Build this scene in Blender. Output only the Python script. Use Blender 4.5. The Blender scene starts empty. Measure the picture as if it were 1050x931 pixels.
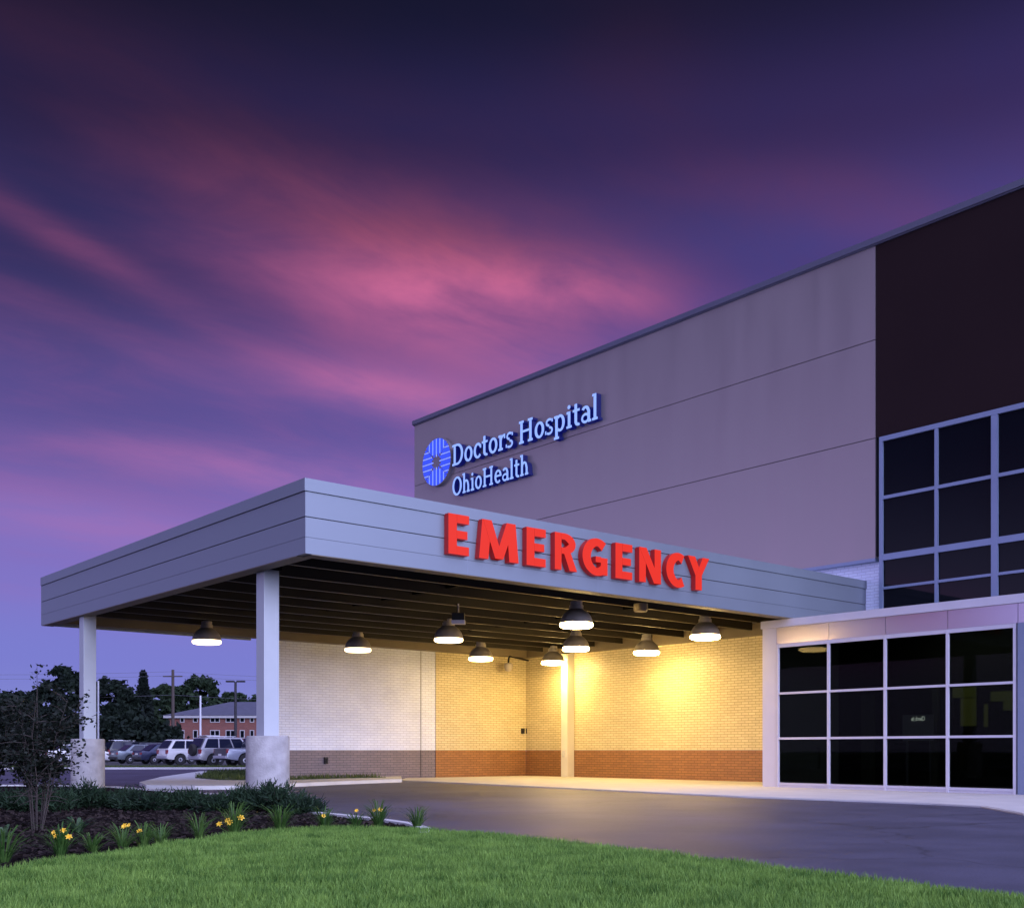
import bpy, bmesh, math, random
import numpy as np
from mathutils import Vector, Matrix

R = math.radians
rnd = random.Random(7)
nrg = np.random.default_rng(11)
scene = bpy.context.scene
col = scene.collection

# ------------------------------------------------------------------ site frame
F = 1115.0; CX = 525.0; HY = 769.0; EYE = 1.0
P0 = Vector((-3.61, 19.0, 0.0))                 # near corner of the canopy
U = Vector((-0.6486, 0.7612, 0.0)).normalized() # along the hospital front, going away
V = Vector((0.7612, 0.6486, 0.0)).normalized()  # from the canopy's open end to the hospital
def W(s, m, z): 
    p = P0 + U * s + V * m
    return Vector((p.x, p.y, z))
def G(px, py, z=0.0):
    Y = F * (EYE - z) / (py - HY)
    return ((px - CX) / F * Y, Y)
def AT(px, Y): return ((px - CX) / F * Y, Y)
def m_on_front(px, s):      # m where the plane s = const meets the sight line of column px
    r = (px - CX) / F
    a = P0 + U * s
    return (r * a.y - a.x) / (V.x - r * V.y)
def s_on_wall(px, m):
    r = (px - CX) / F
    a = P0 + V * m
    return (r * a.y - a.x) / (U.x - r * U.y)
def z_at(py, s, m):
    return EYE + (HY - py) / F * W(s, m, 0).y

# ------------------------------------------------------------------ helpers
class MB:
    """collects faces for ONE mesh object"""
    def __init__(self): self.v = []; self.f = []; self.uv = []; self.mi = []
    def face(self, pts, uv=None, mi=0):
        b = len(self.v)
        self.v += [tuple(p) for p in pts]
        self.f.append(tuple(range(b, b + len(pts))))
        self.uv.append(uv or [(0, 0)] * len(pts)); self.mi.append(mi)
    def sbox(self, s0, s1, m0, m1, z0, z1, mi=0):
        s0, s1 = min(s0, s1), max(s0, s1); m0, m1 = min(m0, m1), max(m0, m1); z0, z1 = min(z0, z1), max(z0, z1)
        def q(*c): return [W(*k) for k in c]
        def add(c, kind):
            uv = [((k[0], k[2]) if kind == 's' else (k[1], k[2]) if kind == 'm' else (k[0], k[1])) for k in c]
            self.face(q(*c), uv, mi)
        # handedness: U x V = -z
        add([(s0, m0, z0), (s0, m0, z1), (s1, m0, z1), (s1, m0, z0)][::-1], 's')
        add([(s0, m1, z0), (s1, m1, z0), (s1, m1, z1), (s0, m1, z1)][::-1], 's')
        add([(s0, m0, z0), (s0, m1, z0), (s0, m1, z1), (s0, m0, z1)][::-1], 'm')
        add([(s1, m0, z0), (s1, m0, z1), (s1, m1, z1), (s1, m1, z0)][::-1], 'm')
        add([(s0, m0, z1), (s0, m1, z1), (s1, m1, z1), (s1, m0, z1)][::-1], 't')
        add([(s0, m0, z0), (s1, m0, z0), (s1, m1, z0), (s0, m1, z0)][::-1], 't')
        return self
    def box(self, x0, x1, y0, y1, z0, z1, mat=None, mi=0):
        c = [(x0,y0,z0),(x1,y0,z0),(x1,y1,z0),(x0,y1,z0),(x0,y0,z1),(x1,y0,z1),(x1,y1,z1),(x0,y1,z1)]
        if mat is not None: c = [tuple(mat @ Vector(p)) for p in c]
        for f in ((3,2,1,0),(4,5,6,7),(0,1,5,4),(1,2,6,5),(2,3,7,6),(3,0,4,7)):
            self.face([c[i] for i in f], [(c[i][0]+c[i][1], c[i][2]) for i in f], mi)
        return self
    def poly(self, pts, z0, z1, mi=0):
        a = sum(pts[i][0]*pts[(i+1)%len(pts)][1]-pts[(i+1)%len(pts)][0]*pts[i][1] for i in range(len(pts)))
        if a < 0: pts = pts[::-1]
        self.face([(p[0],p[1],z1) for p in pts], [(p[0],p[1]) for p in pts], mi)
        n = len(pts)
        for i in range(n):
            p, q = pts[i], pts[(i+1)%n]
            self.face([(p[0],p[1],z0),(q[0],q[1],z0),(q[0],q[1],z1),(p[0],p[1],z1)], None, mi)
        return self
    def lathe(self, prof, n=24, c=(0,0,0), mat=None, mi=0, cap0=True, cap1=True):
        rings = []
        for r, z in prof:
            ring = []
            for k in range(n):
                a = 2*math.pi*k/n
                p = Vector((c[0]+r*math.cos(a), c[1]+r*math.sin(a), c[2]+z))
                if mat is not None: p = mat @ p
                ring.append(tuple(p))
            rings.append(ring)
        for i in range(len(rings)-1):
            for k in range(n):
                l = (k+1) % n
                self.face([rings[i][k], rings[i][l], rings[i+1][l], rings[i+1][k]],
                          [(k/n, prof[i][1]), ((k+1)/n, prof[i][1]), ((k+1)/n, prof[i+1][1]), (k/n, prof[i+1][1])], mi)
        if cap0: self.face(rings[0][::-1], None, mi)
        if cap1: self.face(rings[-1], None, mi)
        return self
    def tube(self, pts, rad, n=6, mi=0):
        pts = [Vector(p) for p in pts]
        rads = rad if isinstance(rad, (list, tuple)) else [rad]*len(pts)
        rings = []
        for i, p in enumerate(pts):
            d = (pts[min(i+1, len(pts)-1)] - pts[max(i-1, 0)]).normalized()
            a = d.orthogonal().normalized() if abs(d.z) > .9 else d.cross(Vector((0,0,1))).normalized()
            b = d.cross(a).normalized()
            rings.append([tuple(p + (a*math.cos(2*math.pi*k/n) + b*math.sin(2*math.pi*k/n))*rads[i]) for k in range(n)])
        for i in range(len(rings)-1):
            for k in range(n):
                l = (k+1) % n
                self.face([rings[i][k], rings[i+1][k], rings[i+1][l], rings[i][l]], None, mi)
        self.face(rings[0], None, mi); self.face(rings[-1][::-1], None, mi)
        return self
    def build(self, name, mats, parent=None, smooth=False, merge=True, bevel=0, offset=None):
        me = bpy.data.meshes.new(name)
        off = Vector(offset) if offset is not None else (wloc(parent) if parent else Vector((0,0,0)))
        me.from_pydata([(x-off.x, y-off.y, z-off.z) for x, y, z in self.v], [], self.f)
        uvl = me.uv_layers.new(name='UVMap')
        flat = [c for fu in self.uv for c in fu]
        if len(flat) == len(uvl.data):
            uvl.data.foreach_set('uv', [x for c in flat for x in c])
        for m in (mats if isinstance(mats, (list, tuple)) else [mats]): me.materials.append(m)
        me.polygons.foreach_set('material_index', self.mi)
        if merge:
            bm = bmesh.new(); bm.from_mesh(me)
            bmesh.ops.remove_doubles(bm, verts=bm.verts, dist=1e-5)
            if bevel:
                es = [e for e in bm.edges if len(e.link_faces) == 2 and e.calc_face_angle(0) > R(35)]
                bmesh.ops.bevel(bm, geom=es, offset=bevel, segments=2, affect='EDGES', profile=.6, clamp_overlap=True)
            bm.to_mesh(me); bm.free()
        if smooth:
            me.polygons.foreach_set('use_smooth', [True]*len(me.polygons))
            try: me.set_sharp_from_angle(angle=R(40))
            except Exception: pass
        o = bpy.data.objects.new(name, me); col.objects.link(o)
        if parent: o.parent = parent
        return o

WL = {}
def wloc(o):
    p = Vector((0,0,0))
    while o is not None: p += o.location; o = o.parent
    return p
def empty(name, loc=(0,0,0)):
    o = bpy.data.objects.new(name, None); o.location = loc; col.objects.link(o); return o
def tag(o, label=None, cat=None, group=None, kind=None):
    if label: o['label'] = label
    if cat: o['category'] = cat
    if group: o['group'] = group
    if kind: o['kind'] = kind
    return o
def kids(o): return [c for c in bpy.data.objects if c.parent == o]
def copy_tree(o, parent=None):
    c = o.copy(); col.objects.link(c)
    c.parent = parent
    for ch in kids(o): copy_tree(ch, c)
    return c

def np_mesh(name, verts, nper, mats, parent=None, off=None):
    """verts: (N, nper, 3) separate faces"""
    N = verts.shape[0]
    me = bpy.data.meshes.new(name)
    vv = verts.reshape(-1, 3).astype(np.float32)
    if off is not None: vv = vv - np.array(off, dtype=np.float32)
    me.vertices.add(N*nper); me.loops.add(N*nper); me.polygons.add(N)
    me.vertices.foreach_set('co', vv.ravel())
    me.loops.foreach_set('vertex_index', np.arange(N*nper, dtype=np.int32))
    me.polygons.foreach_set('loop_start', np.arange(0, N*nper, nper, dtype=np.int32))
    me.polygons.foreach_set('loop_total', np.full(N, nper, dtype=np.int32))
    me.update(calc_edges=True); me.validate()
    for m in (mats if isinstance(mats, (list, tuple)) else [mats]): me.materials.append(m)
    o = bpy.data.objects.new(name, me); col.objects.link(o)
    if parent: o.parent = parent
    return o

# ------------------------------------------------------------------ materials
def lin(r, g, b):
    f = lambda c: c/12.92 if c <= .04045 else ((c+.055)/1.055)**2.4
    return (f(r/255), f(g/255), f(b/255))
def nn(nt, typ, **kw):
    n = nt.nodes.new(typ)
    for k, v in kw.items(): setattr(n, k, v)
    return n
def pm(name, color, rough=.6, metal=0., var=.15, scale=3., bump=0., bscale=40., spec=.5, coord='Object', stretch=None):
    m = bpy.data.materials.new(name); m.use_nodes = True
    nt = m.node_tree; b = nt.nodes['Principled BSDF']; L = nt.links
    b.inputs['Roughness'].default_value = rough; b.inputs['Metallic'].default_value = metal
    b.inputs['Specular IOR Level'].default_value = spec
    tc = nn(nt, 'ShaderNodeTexCoord')
    src = tc.outputs[coord]
    if stretch:
        mp = nn(nt, 'ShaderNodeMapping'); mp.inputs['Scale'].default_value = stretch
        L.new(src, mp.inputs['Vector']); src = mp.outputs['Vector']
    if var:
        no = nn(nt, 'ShaderNodeTexNoise'); no.inputs['Scale'].default_value = scale; no.inputs['Detail'].default_value = 6
        L.new(src, no.inputs['Vector'])
        mx = nn(nt, 'ShaderNodeMix', data_type='RGBA')
        mx.inputs['A'].default_value = (*[max(0, c*(1-var*1.6)) for c in color], 1)
        mx.inputs['B'].default_value = (*[min(1, c*(1+var*1.6)) for c in color], 1)
        L.new(no.outputs['Fac'], mx.inputs['Factor']); L.new(mx.outputs['Result'], b.inputs['Base Color'])
        rr = nn(nt, 'ShaderNodeMapRange'); rr.inputs['To Min'].default_value = max(0, rough-.08); rr.inputs['To Max'].default_value = min(1, rough+.1)
        L.new(no.outputs['Fac'], rr.inputs['Value']); L.new(rr.outputs['Result'], b.inputs['Roughness'])
    else:
        b.inputs['Base Color'].default_value = (*color, 1)
    if bump:
        n2 = nn(nt, 'ShaderNodeTexNoise'); n2.inputs['Scale'].default_value = bscale; n2.inputs['Detail'].default_value = 4
        L.new(src, n2.inputs['Vector'])
        bp = nn(nt, 'ShaderNodeBump'); bp.inputs['Strength'].default_value = bump; bp.inputs['Distance'].default_value = .02
        L.new(n2.outputs['Fac'], bp.inputs['Height']); L.new(bp.outputs['Normal'], b.inputs['Normal'])
    return m
def emit(name, color, strength, base=(.5,.5,.5)):
    m = bpy.data.materials.new(name); m.use_nodes = True
    b = m.node_tree.nodes['Principled BSDF']
    b.inputs['Base Color'].default_value = (*base, 1)
    b.inputs['Emission Color'].default_value = (*color, 1); b.inputs['Emission Strength'].default_value = strength
    b.inputs['Roughness'].default_value = .4
    return m
def brick(name, c1, c2, mortar, rough=.45, spec=.5, bw=.27, bh=.0835):
    m = bpy.data.materials.new(name); m.use_nodes = True
    nt = m.node_tree; b = nt.nodes['Principled BSDF']; L = nt.links
    tc = nn(nt, 'ShaderNodeTexCoord')
    br = nn(nt, 'ShaderNodeTexBrick')
    br.inputs['Color1'].default_value = (*c1, 1); br.inputs['Color2'].default_value = (*c2, 1); br.inputs['Mortar'].default_value = (*mortar, 1)
    br.inputs['Scale'].default_value = 1.; br.inputs['Brick Width'].default_value = bw; br.inputs['Row Height'].default_value = bh
    br.inputs['Mortar Size'].default_value = .010; br.inputs['Mortar Smooth'].default_value = .15; br.inputs['Bias'].default_value = 0
    L.new(tc.outputs['UV'], br.inputs['Vector'])
    no = nn(nt, 'ShaderNodeTexNoise'); no.inputs['Scale'].default_value = 1.2; no.inputs['Detail'].default_value = 8
    L.new(tc.outputs['UV'], no.inputs['Vector'])
    mr = nn(nt, 'ShaderNodeMapRange'); mr.inputs['From Min'].default_value = .3; mr.inputs['From Max'].default_value = .7
    mr.inputs['To Min'].default_value = .93; mr.inputs['To Max'].default_value = 1.05
    L.new(no.outputs['Fac'], mr.inputs['Value'])
    mx = nn(nt, 'ShaderNodeMix', data_type='RGBA', blend_type='MULTIPLY'); mx.inputs['Factor'].default_value = 1
    L.new(br.outputs['Color'], mx.inputs['A']); L.new(mr.outputs['Result'], mx.inputs['B'])
    L.new(mx.outputs['Result'], b.inputs['Base Color'])
    b.inputs['Specular IOR Level'].default_value = spec
    r2 = nn(nt, 'ShaderNodeMapRange'); r2.inputs['To Min'].default_value = rough; r2.inputs['To Max'].default_value = .9
    L.new(br.outputs['Fac'], r2.inputs['Value']); L.new(r2.outputs['Result'], b.inputs['Roughness'])
    bp = nn(nt, 'ShaderNodeBump'); bp.invert = True; bp.inputs['Strength'].default_value = .5; bp.inputs['Distance'].default_value = .01
    L.new(br.outputs['Fac'], bp.inputs['Height']); L.new(bp.outputs['Normal'], b.inputs['Normal'])
    return m
def leafmat(name, dark, light, rough=.6, trans=.25, nscale=1.1):
    m = bpy.data.materials.new(name); m.use_nodes = True
    nt = m.node_tree; b = nt.nodes['Principled BSDF']; L = nt.links
    ge = nn(nt, 'ShaderNodeNewGeometry')
    no = nn(nt, 'ShaderNodeTexNoise'); no.inputs['Scale'].default_value = nscale; no.inputs['Detail'].default_value = 8; no.inputs['Roughness'].default_value = .68
    L.new(ge.outputs['Position'], no.inputs['Vector'])
    ad = nn(nt, 'ShaderNodeMath', operation='MULTIPLY_ADD'); ad.inputs[1].default_value = .75
    L.new(ge.outputs['Random Per Island'], ad.inputs[0])
    ml = nn(nt, 'ShaderNodeMath', operation='MULTIPLY_ADD'); ml.inputs[1].default_value = 1.9; ml.inputs[2].default_value = -.85
    L.new(no.outputs['Fac'], ml.inputs[0]); L.new(ml.outputs[0], ad.inputs[2])
    mx = nn(nt, 'ShaderNodeMix', data_type='RGBA'); mx.inputs['A'].default_value = (*dark, 1); mx.inputs['B'].default_value = (*light, 1)
    mx.clamp_factor = True
    L.new(ad.outputs[0], mx.inputs['Factor'])
    L.new(mx.outputs['Result'], b.inputs['Base Color'])
    b.inputs['Roughness'].default_value = rough; b.inputs['Specular IOR Level'].default_value = .25
    if trans:
        tr = nn(nt, 'ShaderNodeBsdfTranslucent'); ms = nn(nt, 'ShaderNodeMixShader'); ms.inputs[0].default_value = trans
        L.new(mx.outputs['Result'], tr.inputs['Color']); L.new(b.outputs[0], ms.inputs[1]); L.new(tr.outputs[0], ms.inputs[2])
        L.new(ms.outputs[0], nt.nodes['Material Output'].inputs['Surface'])
    return m
def glassmat(name, tint=(.3,.33,.33), rough=.02):
    m = bpy.data.materials.new(name); m.use_nodes = True
    nt = m.node_tree; L = nt.links; nt.nodes.remove(nt.nodes['Principled BSDF'])
    t = nn(nt, 'ShaderNodeBsdfTransparent'); t.inputs[0].default_value = (*tint, 1)
    g = nn(nt, 'ShaderNodeBsdfGlossy'); g.inputs['Roughness'].default_value = rough
    fr = nn(nt, 'ShaderNodeFresnel'); fr.inputs['IOR'].default_value = 1.10
    ms = nn(nt, 'ShaderNodeMixShader')
    L.new(fr.outputs[0], ms.inputs[0]); L.new(t.outputs[0], ms.inputs[1]); L.new(g.outputs[0], ms.inputs[2])
    L.new(ms.outputs[0], nt.nodes['Material Output'].inputs['Surface'])
    return m

M = {}
M['facade'] = pm('taupe_metal_panel', (.308,.266,.268), .36, .55, .035, 1.6, .04, 30, spec=.5, stretch=(1,1,.14))
M['brown_panel'] = pm('dark_brown_panel', (.016,.0075,.0085), .5, 0, .12, .4, spec=.12)
M['joint'] = pm('dark_joint', (.02,.018,.02), .8, 0, 0)
M['silver'] = pm('silver_metal_fascia', (.185,.212,.25), .42, .40, .05, .5)
M['silver_coping'] = pm('silver_coping', (.24,.27,.33), .42, .4, .06, .8)
M['coping_dark'] = pm('roof_coping', (.11,.11,.16), .45, .3, .08, .8)
M['gloss_panel'] = pm('glossy_metal_panel', (.50,.46,.57), .30, .80, 0)
M['frame'] = pm('white_aluminium', (.60,.59,.68), .55, .05, .05, 2)
M['frame_blue'] = pm('blue_grey_aluminium', (.20,.25,.37), .38, .2, .06, 2)
M['col_paint'] = pm('pale_painted_steel', (.40,.425,.45), .42, 0, .07, 2)
M['conc'] = pm('cast_concrete', (.34,.325,.32), .85, 0, .28, 5, .5, 30)
M['lamp_tint_post_paint'] = pm('lamp_tint_painted_steel', (.78,.75,.66), .45, 0, .06, 2)  # brighter copy of the post paint, lamplight put into its colour
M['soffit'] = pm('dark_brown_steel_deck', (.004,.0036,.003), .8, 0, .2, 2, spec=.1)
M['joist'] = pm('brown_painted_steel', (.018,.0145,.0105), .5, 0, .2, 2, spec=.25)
M['ledger'] = pm('tan_painted_steel', (.15,.12,.08), .55, 0, .12, 2)
M['white_brick_cool_tint'] = brick('cool_tint_white_brick', (.78,.84,.98), (.72,.78,.95), (.58,.62,.76), .4)  # white brick with the cool lilac light put into its colour
M['cool_tint_base_brick'] = brick('cool_grey_base_brick', (.22,.18,.20), (.185,.155,.175), (.12,.105,.12), .5)  # base brick greyed in colour for the cool-lit stretch
M['lamp_tint_brick'] = brick('lamp_tint_glazed_brick', (.72,.63,.40), (.64,.55,.33), (.40,.33,.19), .40)  # copy of the white brick, yellow lamplight put into its colour
M['lamp_tint_base_brick'] = brick('lamp_orange_base_brick', (.36,.165,.06), (.28,.128,.05), (.18,.09,.042), .4)  # copy of the base brick, orange lamplight put into its colour
M['red_brick'] = brick('red_house_brick', (.20,.065,.05), (.15,.05,.042), (.18,.13,.12), .8, .2, .25, .09)
M['asphalt'] = pm('asphalt', (.060,.057,.090), .52, 0, .30, .9, .35, 90, spec=.45)
def asphalt():
    m = M['asphalt']; nt = m.node_tree; b = nt.nodes['Principled BSDF']; L = nt.links
    src = b.inputs['Base Color'].links[0].from_socket
    tc = nn(nt, 'ShaderNodeTexCoord')
    sp = nn(nt, 'ShaderNodeTexNoise'); sp.inputs['Scale'].default_value = 55; sp.inputs['Detail'].default_value = 3
    L.new(tc.outputs['Object'], sp.inputs['Vector'])
    mr = nn(nt, 'ShaderNodeMapRange'); mr.inputs['From Min'].default_value = .3; mr.inputs['From Max'].default_value = .7; mr.inputs['To Min'].default_value = .62; mr.inputs['To Max'].default_value = 1.4
    L.new(sp.outputs['Fac'], mr.inputs['Value'])
    vo = nn(nt, 'ShaderNodeTexVoronoi', feature='DISTANCE_TO_EDGE'); vo.inputs['Scale'].default_value = .16
    dn = nn(nt, 'ShaderNodeTexNoise'); dn.inputs['Scale'].default_value = .9; dn.inputs['Detail'].default_value = 6
    L.new(tc.outputs['Object'], dn.inputs['Vector'])
    ad = nn(nt, 'ShaderNodeVectorMath', operation='MULTIPLY_ADD'); ad.inputs[1].default_value = (1.6,1.6,0)
    L.new(dn.outputs['Color'], ad.inputs[0]); L.new(tc.outputs['Object'], ad.inputs[2]); L.new(ad.outputs[0], vo.inputs['Vector'])
    cr = nn(nt, 'ShaderNodeMapRange'); cr.inputs['From Min'].default_value = .0; cr.inputs['From Max'].default_value = .006; cr.inputs['To Min'].default_value = .45; cr.inputs['To Max'].default_value = 1.
    L.new(vo.outputs['Distance'], cr.inputs['Value'])
    st = nn(nt, 'ShaderNodeTexNoise'); st.inputs['Scale'].default_value = .35; st.inputs['Detail'].default_value = 7; st.inputs['Roughness'].default_value = .65
    L.new(tc.outputs['Object'], st.inputs['Vector'])
    s2 = nn(nt, 'ShaderNodeMapRange'); s2.inputs['From Min'].default_value = .35; s2.inputs['From Max'].default_value = .62; s2.inputs['To Min'].default_value = .72; s2.inputs['To Max'].default_value = 1.15
    L.new(st.outputs['Fac'], s2.inputs['Value'])
    k1 = nn(nt, 'ShaderNodeMath', operation='MULTIPLY'); L.new(mr.outputs['Result'], k1.inputs[0]); L.new(cr.outputs['Result'], k1.inputs[1])
    k2 = nn(nt, 'ShaderNodeMath', operation='MULTIPLY'); L.new(k1.outputs[0], k2.inputs[0]); L.new(s2.outputs['Result'], k2.inputs[1])
    mx = nn(nt, 'ShaderNodeMix', data_type='RGBA', blend_type='MULTIPLY'); mx.inputs['Factor'].default_value = 1
    L.new(src, mx.inputs['A']); L.new(k2.outputs[0], mx.inputs['B']); L.new(mx.outputs['Result'], b.inputs['Base Color'])
asphalt()
M['lot'] = pm('parking_asphalt', (.05,.05,.055), .7, 0, .2, .5)
M['walk'] = pm('concrete_walk', (.50,.48,.46), .8, 0, .12, 1.3, .15, 60)
M['kerb'] = pm('kerb_concrete', (.56,.55,.54), .85, 0, .15, 2, .2, 40)
M['soil'] = pm('lawn_soil', (.028,.06,.018), .9, 0, .3, 3)
M['ground'] = pm('rough_grass_ground', (.030,.055,.020), .9, 0, .4, .4, .5, 8)
M['mulch'] = pm('dark_bark_mulch', (.010,.007,.007), .95, 0, .5, 18, 1.0, 45, spec=.04)
M['grass'] = leafmat('lawn_blades', (.055,.150,.024), (.32,.52,.105), .55, .4, 3.0)
M['grass2'] = leafmat('verge_blades', (.04,.07,.015), (.11,.14,.04), .6, .3)
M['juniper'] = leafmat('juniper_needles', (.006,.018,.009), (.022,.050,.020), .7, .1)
M['dayleaf'] = leafmat('daylily_leaf', (.035,.10,.02), (.11,.20,.045), .45, .35)
M['hosta'] = leafmat('hosta_leaf', (.03,.07,.03), (.09,.15,.07), .5, .3)
M['petal'] = pm('yellow_petal', (.85,.52,.04), .5, 0, .15, 30)
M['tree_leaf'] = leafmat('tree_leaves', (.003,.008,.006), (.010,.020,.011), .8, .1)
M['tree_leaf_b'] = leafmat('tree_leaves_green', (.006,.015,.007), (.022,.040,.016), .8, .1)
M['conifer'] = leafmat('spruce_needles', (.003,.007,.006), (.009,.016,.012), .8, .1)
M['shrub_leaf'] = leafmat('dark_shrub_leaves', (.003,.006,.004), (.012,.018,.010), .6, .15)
M['bark'] = pm('bark', (.045,.035,.03), .9, 0, .3, 8, .6, 30)
M['wood_pole'] = pm('weathered_pole_wood', (.06,.045,.04), .9, 0, .2, 3)
M['dark_metal'] = pm('dark_bronze_metal', (.02,.02,.024), .5, .2, .1, 3)
M['grey_metal'] = pm('grey_metal', (.35,.36,.40), .45, .4, .1, 3)
M['shade'] = pm('lamp_shade_metal', (.44,.40,.37), .42, .2, .12, 4)
M['lens'] = emit('lamp_lens_bright', (1.0,.665,.235), 104.)
M['lens_dim'] = emit('lamp_lens_soft', (1.0,.74,.40), 5.)
M['red_face'] = emit('red_lit_face', (1.0,.044,.025), .80, (.05,.003,.002))
M['red_face'].node_tree.nodes['Principled BSDF'].inputs['Specular IOR Level'].default_value = .1
M['red_side'] = emit('red_letter_return', (1.0,.02,.02), .10, (.30,.01,.01))
M['sign_face'] = emit('pale_blue_lit_face', (.26,.45,1.0), .82, (.2,.25,.4))
M['sign_side'] = emit('blue_letter_return', (.004,.012,.5), .16, (.004,.006,.04))
M['logo_lit'] = emit('blue_lit_bars', (.025,.075,.85), .85, (.03,.05,.4))
M['logo_pale'] = emit('pale_blue_lit_bars', (.20,.30,1.0), .9, (.2,.25,.6))
M['logo_disc'] = pm('logo_backing', (.20,.17,.19), .5, .2, .08, 2)
M['glass'] = glassmat('vestibule_glass', (.30,.33,.30))
M['black_glass'] = pm('dark_window_glass', (.004,.005,.008), .03, 0, 0, spec=.10)
M['room'] = pm('dark_interior_paint', (.035,.036,.034), .8, 0, .1, 1)
M['room_floor'] = pm('dark_interior_floor', (.02,.02,.02), .35, 0, .1, 2)
M['green_wall'] = pm('olive_interior_paint', (.30,.30,.08), .7, 0, .1, 2)
M['black'] = pm('black_plastic', (.012,.012,.013), .5, 0, 0)
M['white_plastic'] = pm('white_plastic', (.7,.7,.68), .5, 0, .05, 3)
M['roof_shingle'] = pm('grey_shingles', (.065,.065,.10), .9, 0, .2, 2, .4, 12)
M['white_trim'] = pm('white_trim', (.62,.62,.66), .6, 0, .06, 3)
M['dull_trim'] = pm('weathered_white_trim', (.36,.35,.37), .7, 0, .1, 2)
M['tyre'] = pm('tyre_rubber', (.015,.015,.016), .8, 0, 0)
M['rim'] = pm('alloy_rim', (.45,.46,.5), .35, .6, 0)
M['car_glass'] = pm('car_window_glass', (.012,.016,.035), .08, 0, 0, spec=.6)
M['tail'] = pm('tail_light_red', (.20,.008,.015), .3, 0, 0)
M['headl'] = pm('headlight_clear', (.65,.66,.72), .15, .2, 0)
M['board'] = pm('grey_notice_board', (.75,.75,.78), .5, 0, .06, 2)

# ------------------------------------------------------------------ ground
g = MB(); g.face([(-600,-300,-.06),(600,-300,-.06),(600,900,-.06),(-600,900,-.06)]); tag(g.build('ground', M['ground']), kind='structure')
def P(s, m): w = W(s, m, 0); return (w.x, w.y)
drive = [(-60,-10),(60,-10),(60,30),P(-6,17.9),P(26,17.9),(-4,58),(-30,56.5),(-60,56.5)]
g = MB(); g.poly(drive, -.05, 0.0); tag(g.build('road', M['asphalt']), kind='structure')
g = MB(); g.poly([(-75,62.5),(-12,62.5),(-2,100),(-75,112)], -.05, 0.0); tag(g.build('parking_lot', M['lot']), kind='structure')

# lawn (traced at the grass edge, blade tips add a few centimetres)
ZL = .05
lawn_far = [(0,892),(50,884),(100,876.5),(150,869),(200,862),(250,855),(300,851.5),(345,849.5),(395,849.5),(450,852),(490,855),(540,860.5),(590,865),
            (640,870.5),(690,876.5),(740,883),(790,889),(840,895),(900,902.5),(960,910),(1050,921)]
lawn_edge = [G(x, y, ZL) for x, y in lawn_far]
lawn = [(-7.2,-5),(-6.6,1),(-5.8,5),(-5.1,7.6)] + lawn_edge + [(4.25,5.6),(4.75,3.6),(5.0,1),(5.1,-5)]
g = MB(); g.poly(lawn, -.04, ZL-.01); tag(g.build('lawn', M['soil']), kind='structure')
# planting bed
bed_back = [(-.95,12.4),(-.98,13.15),(-1.25,14.05),(-1.8,15.0),(-2.6,16.15),(-3.25,16.95),(-3.75,18.2),(-4.0,19.8),(-4.25,21.2),(-5.3,22.4),(-7.5,24.9),(-10.4,28.4),(-12.5,29.6),(-16,29.5),(-20,26)]
bed = bed_back + [(-22,14),(-14,3),(-7.3,-5)] + lawn[:4] + lawn_edge[:10]
g = MB(); g.poly(bed, -.04, .03); tag(g.build('mulch_bed', M['mulch']), kind='structure')
def strip(pts, w, z0, z1, mb):
    n = len(pts); nor = []
    for i in range(n):
        a, b = pts[max(0,i-1)], pts[min(n-1,i+1)]
        d = Vector((b[0]-a[0], b[1]-a[1])).normalized(); nor.append((-d.y*w, d.x*w))
    for i in range(n-1):
        q = [pts[i], pts[i+1], (pts[i+1][0]+nor[i+1][0], pts[i+1][1]+nor[i+1][1]), (pts[i][0]+nor[i][0], pts[i][1]+nor[i][1])]
        mb.poly(q, z0, z1)
g = MB(); strip(bed_back, .13, -.04, .065, g)
tag(g.build('bed_kerb', M['kerb']), kind='structure')
# apron / walk along the wall and round the glass vestibule
ap = [G(410,799.5,.03), G(440,800.8,.03), G(520,804.6,.03), G(600,808.2,.03), G(680,812.2,.03), G(760,816.0,.03), G(880,820.2,.03), G(960,823.3,.03), G(1010,826,.03), G(1050,833.5,.03), (16.5,14.5),(20,14),(24,18)]
walk = ap + [P(-10,17.5), P(-7.2,18.2), P(14.45,18.2), P(14.45,12.2)]
g = MB(); g.poly(walk, -.04, .032); tag(g.build('sidewalk', M['walk']), kind='structure')
g = MB(); strip(ap, -.07, -.04, .024, g); tag(g.build('walk_kerb', M['kerb']), kind='structure')
# island with concrete rim in front of the white wall
isl = [G(143,801.5,.1), G(150,804.5,.1), G(200,805.5,.1), G(253,805,.1), G(296,803,.1), G(350,800.6,.1), G(412,798.4,.1), P(14.45,12.0), P(14.45,6.4), P(15.5,6.2), G(263,789.2,.1), G(205,790.5,.1), G(165,796.2,.1)]
g = MB(); g.poly(isl, -.04, .10); tag(g.build('island_kerb', M['kerb']), kind='structure')
isg = [G(200,797.5,.1), G(225,799.5,.1), G(262,799.8,.1), G(300,799.4,.1), G(350,797.8,.1), G(396,797,.1), P(14.44,10.6), P(14.44,6.5), P(15.3,6.3), G(262,790.2,.1), G(215,791.5,.1)]
g = MB(); g.poly(isg, .05, .115); tag(g.build('island_turf', M['ground']), kind='structure')
vrg = [(-60,56.8),(-30,56.8),(-8,58.2),(-8,62.3),(-60,62.3)]
g = MB(); g.poly(vrg, -.05, .05); tag(g.build('verge', M['ground']), kind='structure')
g = MB(); strip([(-60,56.5),(-30,56.5),(-8,57.9)], .28, -.05, .1, g); tag(g.build('verge_kerb', M['kerb']), kind='structure')

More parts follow.
